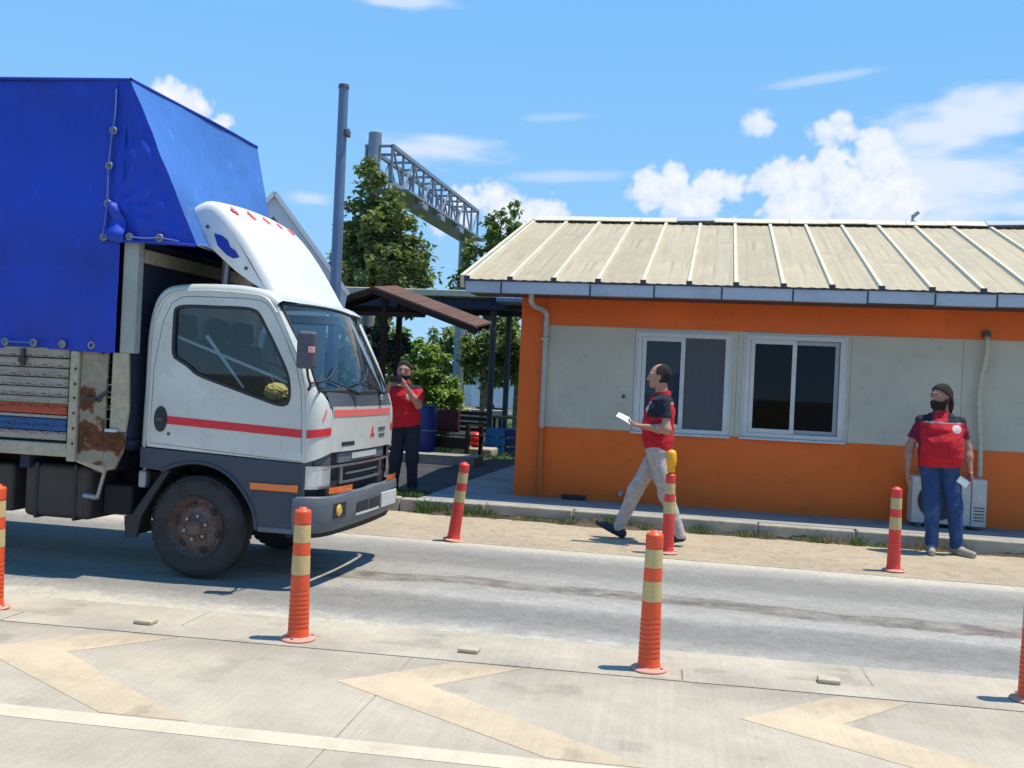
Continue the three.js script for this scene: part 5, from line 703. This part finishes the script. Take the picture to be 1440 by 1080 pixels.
// ---------- people: distance fields meshed with surface nets ----------
function nets(f, lo, hi, c, color) {
  const n = [0, 1, 2].map((k) => Math.max(3, Math.ceil((hi[k] - lo[k]) / c) + 1)), [nx, ny, nz] = n, F = new Float32Array(nx * ny * nz), id = (i, j, k) => i + nx * (j + ny * k);
  const S = 5, h = (S - 1) / 2; for (let k0 = 0; k0 < nz; k0 += S) for (let j0 = 0; j0 < ny; j0 += S) for (let i0 = 0; i0 < nx; i0 += S) {   // blocks far from the surface need one sample only
    const d = f(lo[0] + (i0 + h) * c, lo[1] + (j0 + h) * c, lo[2] + (k0 + h) * c), far = Math.abs(d) > c * S * 1.25;
    for (let k = k0; k < Math.min(nz, k0 + S); k++) for (let j = j0; j < Math.min(ny, j0 + S); j++) for (let i = i0; i < Math.min(nx, i0 + S); i++) F[id(i, j, k)] = far ? d : f(lo[0] + i * c, lo[1] + j * c, lo[2] + k * c);
  }
  const vi = new Int32Array(nx * ny * nz).fill(-1), pos = [], idx = [];
  for (let k = 0; k < nz - 1; k++) for (let j = 0; j < ny - 1; j++) for (let i = 0; i < nx - 1; i++) {
    let s = 0, m = 0, X = 0, Y = 0, Z = 0; const v = []; for (let q = 0; q < 8; q++) { const d = F[id(i + (q & 1), j + ((q >> 1) & 1), k + (q >> 2))]; v.push(d); if (d < 0) m |= 1 << q; }
    if (m === 0 || m === 255) continue;
    for (const [a, b] of EDGES) { if ((v[a] < 0) === (v[b] < 0)) continue; const t = v[a] / (v[a] - v[b]); X += mix(a & 1, b & 1, t); Y += mix((a >> 1) & 1, (b >> 1) & 1, t); Z += mix(a >> 2, b >> 2, t); s++; }
    vi[id(i, j, k)] = pos.length / 3; pos.push(lo[0] + (i + X / s) * c, lo[1] + (j + Y / s) * c, lo[2] + (k + Z / s) * c);
  }
  const quad = (a, b, d, e, flip) => { if (a < 0 || b < 0 || d < 0 || e < 0) return; if (flip) idx.push(a, d, b, a, e, d); else idx.push(a, b, d, a, d, e); };
  for (let k = 1; k < nz - 1; k++) for (let j = 1; j < ny - 1; j++) for (let i = 1; i < nx - 1; i++) {
    const d = F[id(i, j, k)] < 0;
    if (d !== F[id(i + 1, j, k)] < 0) quad(vi[id(i, j - 1, k - 1)], vi[id(i, j, k - 1)], vi[id(i, j, k)], vi[id(i, j - 1, k)], !d);
    if (d !== F[id(i, j + 1, k)] < 0) quad(vi[id(i - 1, j, k - 1)], vi[id(i - 1, j, k)], vi[id(i, j, k)], vi[id(i, j, k - 1)], !d);
    if (d !== F[id(i, j, k + 1)] < 0) quad(vi[id(i - 1, j - 1, k)], vi[id(i, j - 1, k)], vi[id(i, j, k)], vi[id(i - 1, j, k)], !d);
  }
  const nor = [], col = [], e = c * 0.5, uv = []; for (let q = 0; q < pos.length; q += 3) { const [x, y, z] = [pos[q], pos[q + 1], pos[q + 2]]; let gx = f(x + e, y, z) - f(x - e, y, z), gy = f(x, y + e, z) - f(x, y - e, z), gz = f(x, y, z + e) - f(x, y, z - e); const l = Math.hypot(gx, gy, gz) || 1; nor.push(gx / l, gy / l, gz / l); if (color) col.push(...color(x, y, z, gx / l, gy / l, gz / l)); uv.push(x + z, y); }
  const g = new THREE.BufferGeometry(); g.setAttribute('position', new THREE.Float32BufferAttribute(pos, 3)); g.setAttribute('normal', new THREE.Float32BufferAttribute(nor, 3)); g.setAttribute('uv', new THREE.Float32BufferAttribute(uv, 2)); if (color) g.setAttribute('color', new THREE.Float32BufferAttribute(col, 3)); g.setIndex(idx); g.userData.keepUV = true; return g;
}
const EDGES = []; for (let a = 0; a < 8; a++) for (const b of [1, 2, 4]) if (!(a & b)) EDGES.push([a, a | b]);
const smin = (a, b, k) => { const h = Math.max(k - Math.abs(a - b), 0) / k; return Math.min(a, b) - h * h * k * 0.25; };
function capS(a, b, ra, rb) { const d = [b[0] - a[0], b[1] - a[1], b[2] - a[2]], L = d[0] ** 2 + d[1] ** 2 + d[2] ** 2 || 1e-9; return (x, y, z) => { const px = x - a[0], py = y - a[1], pz = z - a[2], t = clamp((px * d[0] + py * d[1] + pz * d[2]) / L); return Math.hypot(px - d[0] * t, py - d[1] * t, pz - d[2] * t) - (ra + (rb - ra) * t); }; }
function frame(U, Fw) { U = vnorm(U); const R = vnorm(vcross(U, Fw)); return { U, R, F: vnorm(vcross(R, U)) }; }
// trunk section: widths and depths up the spine, table rows [height 0..1, half width, half depth, forward shift]
function trunkS(P, N, Fw, tab, grow = 0) {
  const L = Math.hypot(...vsub(N, P)), { U, R, F } = frame(vsub(N, P), Fw);
  return (x, y, z) => { const q = [x - P[0], y - P[1], z - P[2]], h = vdot(q, U) / L, hc = clamp(h, tab[0][0], tab[tab.length - 1][0]); let i = 0; while (i < tab.length - 2 && hc > tab[i + 1][0]) i++; const t = (hc - tab[i][0]) / (tab[i + 1][0] - tab[i][0]), s = t * t * (3 - 2 * t), a = mix(tab[i][1], tab[i + 1][1], s) + grow, b = mix(tab[i][2], tab[i + 1][2], s) + grow, fw = mix(tab[i][3], tab[i + 1][3], s); const u = vdot(q, R), w = vdot(q, F) - fw; const e = Math.pow(Math.pow(Math.abs(u / a), 2.15) + Math.pow(Math.abs(w / b), 2.15), 1 / 2.15), d = (e - 1) * Math.min(a, b), dv = Math.abs(h - hc) * L; return dv > 0 ? Math.hypot(Math.max(d, 0), dv) + Math.min(d, 0) * 0 + (d < 0 ? 0 : 0) : d; };
}
function handS(W, dir, palmN, side, curl, scale = 1) {               // wrist, pointing direction, palm normal, thumb side (+1 = R cross), finger curl
  const D = vnorm(dir), Nn = vnorm(vsub(palmN, D.map((q) => q * vdot(palmN, D)))), S = vcross(D, Nn).map((q) => q * side), k = scale, at = (a, b, c) => [0, 1, 2].map((i) => W[i] + (D[i] * a + S[i] * b + Nn[i] * c) * k);
  const fs = []; const palm = [capS(at(0.015, 0.018, 0), at(0.085, 0.028, 0), 0.017 * k, 0.013 * k), capS(at(0.012, -0.004, 0), at(0.088, 0.006, 0), 0.019 * k, 0.013 * k), capS(at(0.015, -0.018, 0), at(0.082, -0.018, 0), 0.017 * k, 0.012 * k), capS(at(0.02, -0.026, 0), at(0.075, -0.034, 0), 0.014 * k, 0.011 * k)];
  const fl = [[0.029, 0.090, 0.074], [0.009, 0.094, 0.082], [-0.012, 0.090, 0.076], [-0.033, 0.080, 0.060]];
  fl.forEach(([b, a0, L], i) => { let p = [a0 - 0.004, b, 0.0], an = curl * (0.55 + 0.07 * i); const seg = [0.45, 0.31, 0.26]; let pts = [p]; for (const s of seg) { const q = [p[0] + Math.cos(an) * L * s, p[1] * 1.0 + (b * 0.02), p[2] + Math.sin(an) * L * s]; pts.push(q); p = q; an += curl * 0.75; } for (let j = 0; j < 3; j++) fs.push(capS(at(...pts[j]), at(...pts[j + 1]), (0.0092 - j * 0.0008) * k, (0.0084 - j * 0.0008) * k)); });
  fs.push(capS(at(0.02, 0.026, 0.004), at(0.048, 0.048, 0.014), 0.013 * k, 0.011 * k), capS(at(0.048, 0.048, 0.014), at(0.072, 0.056, 0.024), 0.0105 * k, 0.0095 * k), capS(at(0.072, 0.056, 0.024), at(0.094, 0.056, 0.032), 0.0095 * k, 0.008 * k));
  const f = (x, y, z) => { let d = 9; for (const q of palm) d = smin(d, q(x, y, z), 0.012); for (const q of fs) d = smin(d, q(x, y, z), 0.004); return d; };
  const c = at(0.09, 0, 0.02); return { f, lo: c.map((q) => q - 0.13 * k), hi: c.map((q) => q + 0.13 * k) };
}
function headS(C, look, o = {}) {                                      // C: centre of the skull
  const { U, R, F } = frame(o.up || [0, 1, 0], look), L = (x, y, z) => { const q = [x - C[0], y - C[1], z - C[2]]; return [vdot(q, R), vdot(q, U), vdot(q, F)]; };
  const ell = (p, c, r) => { const a = (p[0] - c[0]) / r[0], b = (p[1] - c[1]) / r[1], d = (p[2] - c[2]) / r[2], k = Math.hypot(a, b, d); return (k - 1) * Math.min(...r); };
  const nose = capS([0, 0.012, 0.092], [0, -0.030, 0.110], 0.009, 0.015), jaw = capS([0.038, -0.055, 0.02], [0, -0.092, 0.068], 0.035, 0.026), jaw2 = capS([-0.038, -0.055, 0.02], [0, -0.092, 0.068], 0.035, 0.026), lipU = capS([-0.02, -0.062, 0.088], [0.02, -0.062, 0.088], 0.008, 0.008), lipL = capS([-0.017, -0.073, 0.086], [0.017, -0.073, 0.086], 0.009, 0.009);
  const ears = (p) => { const e = (s) => ell(p, [s * 0.079, -0.01, -0.002], [0.012, 0.033, 0.021]); return Math.min(e(1), e(-1)); };
  const f = (x, y, z) => { const p = L(x, y, z); let d = smin(ell(p, [0, 0.03, -0.012], [0.076, 0.092, 0.096]), ell(p, [0, -0.02, 0.022], [0.066, 0.085, 0.076]), 0.04); d = smin(d, Math.min(jaw(...p), jaw2(...p)), 0.03); d = smin(d, ell(p, [0, 0.02, 0.078], [0.052, 0.012, 0.018]), 0.02); const ax = [Math.abs(p[0]), p[1], p[2]]; d = Math.max(d, -ell(ax, [0.031, 0.0, 0.104], [0.02, 0.013, 0.016]) * 0.8); d = smin(d, ell(ax, [0.031, -0.001, 0.080], [0.014, 0.012, 0.013]), 0.004); d = smin(d, nose(...p), 0.014); d = smin(d, lipU(...p), 0.01); d = smin(d, lipL(...p), 0.01); d = smin(d, ears(p), 0.012); d = smin(d, capS([0, -0.05, -0.02], [0, -0.16, -0.03], 0.056, 0.060)(...p), 0.03); return d; };
  const color = (sk) => (x, y, z) => { const p = L(x, y, z), ax = Math.abs(p[0]); const n = 0.92 + 0.16 * fbm(x * 60, y * 60 + z * 40, 2); if (p[2] > 0.06 && Math.hypot((ax - 0.031) / 0.013, (p[1] + 0.001) / 0.007) < 1) return ax > 0.026 && ax < 0.037 ? [0.02, 0.015, 0.012] : [0.45, 0.42, 0.40]; if (p[2] > 0.06 && ax > 0.012 && ax < 0.05 && p[1] > 0.020 && p[1] < 0.032) return [0.03, 0.02, 0.015]; if (p[2] > 0.07 && ax < 0.025 && p[1] < -0.057 && p[1] > -0.081) return [sk[0] * 0.85, sk[1] * 0.6, sk[2] * 0.6]; return sk.map((q) => q * n); };
  return { f, L, color, ell };
}
function person(label, o) {
  const t = thing('person', label, 'person', o.base), J = o.J, cap = capS, fw = o.fw, g = o.girth || 1;
  const tab = o.tab || [[0, 0.155 * g, 0.115 * g, 0], [0.18, 0.165 * g, 0.125 * g, 0], [0.42, 0.15 * g, 0.115 * g, 0.012], [0.7, 0.168 * g, 0.118 * g, 0.01], [0.88, 0.16, 0.095, 0], [1, 0.07, 0.06, 0]];
  const trunk = trunkS(J.pelvis, J.neck, fw, tab), sk = o.skin;
  const arm = (s) => [cap(J['sh' + s], J['el' + s], 0.050, 0.040), cap(J['el' + s], vadd(J['el' + s], vsub(J['wr' + s], J['el' + s]), 0.35), 0.042, 0.041), cap(vadd(J['el' + s], vsub(J['wr' + s], J['el' + s]), 0.35), J['wr' + s], 0.041, 0.026)];
  const leg = (s) => [cap(J['hp' + s], J['kn' + s], 0.082, 0.055), cap(J['kn' + s], J['an' + s], 0.055, 0.038)];
  const limbs = [...arm('L'), ...arm('R'), ...leg('L'), ...leg('R')], nk = cap(vadd(J.neck, [0, -0.03, 0]), J.head, 0.062, 0.055);
  const body = (x, y, z) => { let d = trunk(x, y, z); for (const q of limbs) d = smin(d, q(x, y, z), 0.035); return smin(d, nk(x, y, z), 0.03); };
  const all = Object.values(J), lo = [0, 1, 2].map((k) => Math.min(...all.map((p) => p[k])) - 0.22), hi = [0, 1, 2].map((k) => Math.max(...all.map((p) => p[k])) + 0.22);
  const skin = (x, y, z) => sk.map((q) => q * (0.92 + 0.16 * fbm(x * 30, y * 30 + z * 20, 2)));
  const H = headS(J.head, o.look, { up: o.headUp }), hd = nets(H.f, J.head.map((q) => q - 0.18), J.head.map((q) => q + 0.18), 0.0048, H.color(sk)), geos = [nets(body, lo, hi, 0.0125, skin), hd];
  for (const s of ['L', 'R']) { const h = handS(J['wr' + s], o['hd' + s][0], o['hd' + s][1], o['hd' + s][2], o['hd' + s][3]); geos.push(nets(h.f, h.lo, h.hi, 0.0036, skin)); }
  const B = part('body', geos, M.skin, t);
  // shirt
  const wrinkle = (x, y, z, k) => k * (fbm(x * 9 + 3, y * 13 + z * 7, 3) - 0.5), shirtTrunk = trunkS(J.pelvis, J.neck, fw, o.shirtTab || tab.map((q, i) => (i === tab.length - 1 ? [q[0], q[1] + 0.012, q[2] + 0.01, q[3]] : q)), 0.018);
  const slv = (s) => { const a = J['sh' + s], b = J['el' + s], c = vadd(a, vsub(b, a), o.sleeve || 0.72), ax = vnorm(vsub(b, a)), q = cap(a, vadd(c, ax, 0.08), 0.058, 0.066); return (x, y, z) => Math.max(q(x, y, z), (x - c[0]) * ax[0] + (y - c[1]) * ax[1] + (z - c[2]) * ax[2]); };
  const sL = slv('L'), sR = slv('R'), hem = o.hem;
  const shirt = (x, y, z) => { let d = smin(shirtTrunk(x, y, z), Math.min(sL(x, y, z), sR(x, y, z)), 0.03) + wrinkle(x, y, z, o.fold || 0.022); d = Math.max(d, hem + 0.008 * Math.sin(x * 14 + z * 9) - y, Math.min(0.05, y - J.neck[1] - 0.005)); return d; };
  const slo = [lo[0], hem - 0.05, lo[2]], shi = [hi[0], J.neck[1] + 0.12, hi[2]];
  part('shirt', nets(shirt, slo, shi, 0.0095, o.shirtColor), M.clothV, B);
  // collar
  { const a = J.neck, c = frame(vsub(J.head, J.neck), o.look), ring = (x, y, z) => { const q = [x - a[0], y - a[1], z - a[2]], h = vdot(q, c.U) - 0.004, u = vdot(q, c.R), w = vdot(q, c.F) - 0.004; const r = Math.hypot(u, w * 0.95); return Math.max(Math.abs(r - (0.074 - h * 0.15)) - 0.007, Math.abs(h) - 0.026, w > 0.03 && Math.abs(u) < 0.03 ? 0.01 : -1); }; part('collar', nets(ring, a.map((q) => q - 0.14), a.map((q) => q + 0.14), 0.006, () => o.collar), M.clothV, B); }
  // trousers
  const lg = (s) => [cap(J['hp' + s], J['kn' + s], 0.100 * (o.legW || 1), 0.078 * (o.legW || 1)), cap(J['kn' + s], J['an' + s], 0.078 * (o.legW || 1), 0.062 * (o.legW || 1))], lw = [...lg('L'), ...lg('R')], hips = trunkS(J.pelvis, J.neck, fw, [[-0.02, 0.15 * g, 0.11 * g, 0], [0.18, 0.165 * g, 0.125 * g, 0], [0.34, 0.15 * g, 0.115 * g, 0]], 0.008);
  const trs = (x, y, z) => { let d = hips(x, y, z); d = smin(d, Math.min(smin(lw[0](x, y, z), lw[1](x, y, z), 0.04), smin(lw[2](x, y, z), lw[3](x, y, z), 0.04)), 0.05); return Math.max(d + wrinkle(x, y, z, 0.02), o.cuff(x) - y); };
  part('trousers', nets(trs, lo, [hi[0], J.pelvis[1] + 0.16, hi[2]], 0.0105, o.trouserColor), M.clothV, B);
  // shoes
  for (const s of ['L', 'R']) { const [heel, toe] = o['shoe' + s], D = vnorm(vsub(toe, heel)), up = vnorm(vcross(vcross(D, [0, 1, 0]), D)), f1 = cap(vadd(heel, up, 0.042), vadd(vadd(heel, D, 0.10), up, 0.040), 0.042, 0.044), f2 = cap(vadd(vadd(heel, D, 0.10), up, 0.038), vadd(toe, up, 0.03), 0.044, 0.034), an = cap(vadd(heel, up, 0.05), J['an' + s], 0.043, 0.046); const sh = (x, y, z) => { let d = smin(f1(x, y, z), f2(x, y, z), 0.02); d = smin(d, an(x, y, z), 0.03); const q = [x - heel[0], y - heel[1], z - heel[2]]; d = Math.max(d, -vdot(q, up)); d = Math.max(d, vdot(vsub([x, y, z], J['an' + s]), up) - 0.02); return d; }; const pts = [heel, toe, J['an' + s]]; part('shoe', nets(sh, [0, 1, 2].map((k) => Math.min(...pts.map((p) => p[k])) - 0.09), [0, 1, 2].map((k) => Math.max(...pts.map((p) => p[k])) + 0.09), 0.006, (x, y, z) => (vdot([x - heel[0], y - heel[1], z - heel[2]], up) < 0.018 ? o.sole : o.shoe)), M.shoeM, B); }
  // hair
  { const hf = (x, y, z) => { const p = H.L(x, y, z); return o.hair(p, H.f(x, y, z), H.ell, x, y, z); }; part('hair', nets(hf, J.head.map((q, k) => q - (k === 1 ? 0.26 : 0.2)), J.head.map((q) => q + 0.2), 0.005, null), M.hairM, B); }
  return t;
}
const RED = [0.62, 0.008, 0.022], NAVY = [0.012, 0.014, 0.030], PIPE = [0.55, 0.5, 0.5], MAR = [0.20, 0.006, 0.035];
const cl = (c, x, y, z) => c.map((q) => q * (0.9 + 0.2 * vn(x * 40, y * 40 + z * 17)));
// 1. walking man with a paper
{
  const J = { pelvis: [-0.545, 0.93, -10.12], neck: [-0.525, 1.475, -10.12], head: [-0.565, 1.655, -10.12], shL: [-0.495, 1.405, -9.945], shR: [-0.50, 1.405, -10.30], elL: [-0.455, 1.135, -9.885], wrL: [-0.69, 1.155, -9.93], elR: [-0.44, 1.14, -10.37], wrR: [-0.66, 1.12, -10.28], hpL: [-0.555, 0.88, -10.03], knL: [-0.44, 0.50, -10.02], anL: [-0.285, 0.10, -10.01], hpR: [-0.555, 0.88, -10.21], knR: [-0.755, 0.50, -10.22], anR: [-0.915, 0.105, -10.24] };
  person('man in red and navy polo and pale trousers walking with a paper', { base: [-0.58, 0, -10.12], J, fw: [-1, 0, 0], look: [-1, -0.08, 0.06], skin: [0.42, 0.21, 0.145], girth: 1.08, hem: 0.855, sleeve: 0.62, cuff: () => 0.075, legW: 0.94,
    tab: [[0, 0.16, 0.12, 0], [0.18, 0.172, 0.138, 0.01], [0.42, 0.165, 0.14, 0.02], [0.7, 0.178, 0.13, 0.012], [0.88, 0.165, 0.10, 0], [1, 0.07, 0.06, 0]],
    shirtColor: (x, y, z) => { const side = z > -9.99 && y < 1.47 && y > 1.25, front = x < -0.60; if (Math.hypot(x + 0.655, y - 1.335, z + 10.02) < 0.038) return [0.7, 0.6, 0.6]; if (y > 1.385 && y < 1.40 && !side) return PIPE; if ((side || z < -10.25) && y > 1.24) return cl(NAVY, x, y, z); if (y > 1.40) return cl(front ? RED : NAVY, x, y, z); return cl(RED, x, y, z); },
    collar: RED, trouserColor: (x, y, z) => cl([0.53, 0.475, 0.44], x, y, z), shoe: [0.012, 0.016, 0.035], sole: [0.02, 0.02, 0.025],
    hdL: [[-1, 0.10, 0.0], [0.1, 1, -0.15], 1, 0.55], hdR: [[-1, 0.15, 0.25], [0.1, 1, 0.1], -1, 0.6], shoeR: [[-0.895, 0.008, -10.24], [-1.13, 0.115, -10.245]], shoeL: [[-0.265, 0.045, -10.01], [-0.475 + 0.02, 0.002, -10.0]],
    hair: (p, d, ell) => { let q = d - 0.008; q = Math.max(q, -(p[1] + 0.062), p[2] - 0.03 + Math.max(0, 0.02 - p[1]) * 0.4); q = Math.max(q, -ell(p, [0, 0.105, 0.045], [0.06, 0.06, 0.085])); return Math.max(q, -ell([Math.abs(p[0]), p[1], p[2]], [0.085, -0.012, 0.003], [0.03, 0.036, 0.024])); } });
  const pp = thing('paper_sheet', 'folded white paper held out by the walking man', 'paper', [-0.88, 1.19, -9.95]); part('sheet', (() => { const b = surf(12, 6, (u, v) => [mix(-0.075, 0.085, u), 0.006 * Math.sin(u * 3) + 0.012 * v * v, mix(-0.045, 0.045, v)]); b.rotateX(0.55); b.rotateZ(-0.5); b.translate(-0.005, 0.03, 0); return b; })(), M.paper, pp, false); part('fold', (() => { const b = surf(8, 4, (u, v) => [mix(-0.072, 0.05, u), 0.004 + 0.008 * u, mix(-0.042, 0.04, v)]); b.rotateX(0.55); b.rotateZ(-0.46); b.translate(-0.005, 0.036, 0); return b; })(), M.paper, pp, false);
}
// 2. bearded man standing by the bollard
{
  const z = -10.85, J = { pelvis: [2.245, 0.88, z], neck: [2.235, 1.415, z], head: [2.225, 1.585, z + 0.01], shL: [2.415, 1.335, z], shR: [2.055, 1.33, z], elL: [2.505, 1.07, z - 0.02], wrL: [2.525, 0.845, z + 0.05], elR: [1.955, 1.06, z - 0.02], wrR: [1.93, 0.83, z + 0.05], hpL: [2.335, 0.84, z], knL: [2.40, 0.48, z + 0.02], anL: [2.435, 0.10, z + 0.0], hpR: [2.155, 0.84, z], knR: [2.185, 0.48, z + 0.02], anR: [2.20, 0.10, z + 0.02] };
  person('bearded man in red and navy shirt and blue jeans standing before the air conditioner', { base: [2.3, 0, z], J, fw: [0.12, 0, 1], look: [-0.9, -0.16, 0.62], skin: [0.35, 0.165, 0.115], girth: 1.22, fold: 0.034, hem: 0.79, sleeve: 0.66, legW: 1.0, cuff: () => 0.06,
    tab: [[0, 0.19, 0.145, 0], [0.2, 0.205, 0.17, 0.015], [0.45, 0.205, 0.165, 0.025], [0.68, 0.198, 0.14, 0.012], [0.84, 0.176, 0.112, 0], [0.93, 0.140, 0.086, 0], [1, 0.082, 0.062, 0]],
    shirtColor: (x, y, zz) => { if (zz > z && Math.hypot(x - 2.365, (y - 1.265)) < 0.045) return [0.72, 0.6, 0.6]; if (y > 1.318 && y < 1.333 && x > 2.06 && x < 2.42) return PIPE; if (y >= 1.333) return cl(Math.abs(x - 2.21) < 0.07 && zz > z ? RED : NAVY, x, y, zz); if (x < 2.035 || (x > 2.455 && y > 1.05)) return cl(MAR, x, y, zz); return cl(RED, x, y, zz); },
    collar: RED, trouserColor: (x, y, zz) => { const f = sstep(0.55, 0.7, fbm(x * 7, y * 5 + 2, 3)) * 0.5; return cl([0.022 + 0.05 * f, 0.065 + 0.07 * f, 0.20 + 0.09 * f], x, y, zz); }, shoe: [0.30, 0.26, 0.22], sole: [0.5, 0.46, 0.40],
    hdL: [[0.05, -1, 0.12], [-1, 0, 0.15], 1, 0.5], hdR: [[-0.02, -1, 0.1], [1, 0, 0.1], -1, 0.4], shoeL: [[2.425, 0.003, z - 0.04], [2.56, 0.003, z + 0.16]], shoeR: [[2.20, 0.003, z - 0.03], [2.17, 0.003, z + 0.20]],
    hair: (p, d, ell) => { const nz = 0.012 * (fbm(p[0] * 55, p[1] * 55 + p[2] * 40, 3) - 0.5); let top = Math.max(d - 0.012 + nz, -(p[1] + 0.06), p[2] - 0.078 + Math.max(0, 0.078 - p[1]) * 1.25); const tail = ell(p, [0, -0.075, -0.085], [0.078, 0.115, 0.05]) + nz; const beard = smin(Math.max(d - 0.012 + nz, p[1] + 0.052 - Math.max(0, 0.045 - p[2]) * 0.9 + nz, 0.0 - p[2], -p[1] - 0.14, -ell(p, [0, -0.066, 0.105], [0.024, 0.010, 0.03])), ell(p, [0, -0.105, 0.07], [0.04, 0.035, 0.032]) + nz, 0.02); const must = Math.max(d - 0.008, p[1] + 0.044, -p[1] - 0.06, 0.06 - p[2], Math.abs(p[0]) - 0.035); return Math.min(smin(top, tail, 0.03), beard, must); } });
  const pp = thing('paper_sheet', 'small folded white paper in the bearded man\'s hand', 'paper', [2.475, 0.745, z + 0.10]); part('sheet', (() => { const b = surf(10, 6, (u, v) => [mix(-0.055, 0.055, u), mix(-0.035, 0.035, v), 0.008 * Math.sin(u * 3)]); b.rotateZ(-0.6); b.translate(-0.025, 0.0, 0); return b; })(), M.paper, pp, false); part('fold', (() => { const b = surf(6, 4, (u, v) => [mix(-0.05, 0.055, u), mix(-0.03, 0.02, v), 0.010 + 0.004 * u]); b.rotateZ(-0.57); b.translate(-0.025, 0.0, 0); return b; })(), M.paper, pp, false);
}
// 3. man taking a photo
{
  const z = -11.86, x0 = -3.72, Y = 0.11, J = { pelvis: [x0, 0.93, z], neck: [x0 - 0.035, 1.455, z], head: [x0 - 0.045, 1.615, z + 0.02], shR: [x0 - 0.21, 1.385, z], shL: [x0 + 0.14, 1.385, z], elR: [x0 - 0.26, 1.20, z + 0.17], wrR: [x0 - 0.13, 1.44, z + 0.30], elL: [x0 + 0.20, 1.20, z + 0.16], wrL: [x0 + 0.06, 1.44, z + 0.30], hpR: [x0 - 0.085, 0.90, z], knR: [x0 - 0.10, 0.54, z + 0.03], anR: [x0 - 0.12, 0.21, z], hpL: [x0 + 0.085, 0.90, z], knL: [x0 + 0.11, 0.54, z + 0.03], anL: [x0 + 0.12, 0.21, z] };
  person('man in red shirt and dark trousers holding up a phone with both hands', { base: [x0, Y, z], J, fw: [0.1, 0, 1], look: [0.15, -0.06, 1], skin: [0.38, 0.18, 0.13], girth: 1.05, hem: 0.88, sleeve: 0.7, cuff: () => Y + 0.05,
    shirtColor: (x, y, zz) => { if (zz > z && Math.hypot(x - x0 - 0.07, y - 1.30) < 0.04) return [0.75, 0.6, 0.62]; if (y > 1.40) return cl(NAVY, x, y, zz); return cl(RED, x, y, zz); }, collar: RED, trouserColor: (x, y, zz) => cl([0.014, 0.018, 0.038], x, y, zz), shoe: [0.02, 0.02, 0.025], sole: [0.03, 0.03, 0.03],
    hdR: [[0.85, 0.65, 0.1], [0, 0.1, 1], 1, 0.75], hdL: [[-0.85, 0.65, 0.1], [0, 0.1, 1], -1, 0.75], shoeR: [[x0 - 0.12, Y + 0.002, z - 0.05], [x0 - 0.15, Y + 0.002, z + 0.18]], shoeL: [[x0 + 0.12, Y + 0.002, z - 0.05], [x0 + 0.16, Y + 0.002, z + 0.18]],
    hair: (p, d) => { const nz = 0.010 * (fbm(p[0] * 60, p[1] * 60 + p[2] * 45, 3) - 0.5), top = Math.max(d - 0.010 + nz, -(p[1] + 0.05), p[2] - 0.08 + Math.max(0, 0.074 - p[1]) * 1.25); const beard = Math.max(d - 0.004 + nz, p[1] + 0.06, 0.01 - p[2], -p[1] - 0.14); return Math.min(top, beard); } });
  const ph = thing('phone', 'dark phone held up level by the man in the red shirt', 'phone', [x0 - 0.035, 1.505, z + 0.378]); part('casing', new RoundedBoxGeometry(0.155, 0.076, 0.009, 2, 0.004), M.black, ph, false); part('lens', (() => { const c = new THREE.CylinderGeometry(0.008, 0.008, 0.004, 14); c.rotateX(Math.PI / 2); c.translate(0.055, 0.02, 0.006); return c; })(), M.greyMetal, ph, false);
}
renderer.render(scene, camera);
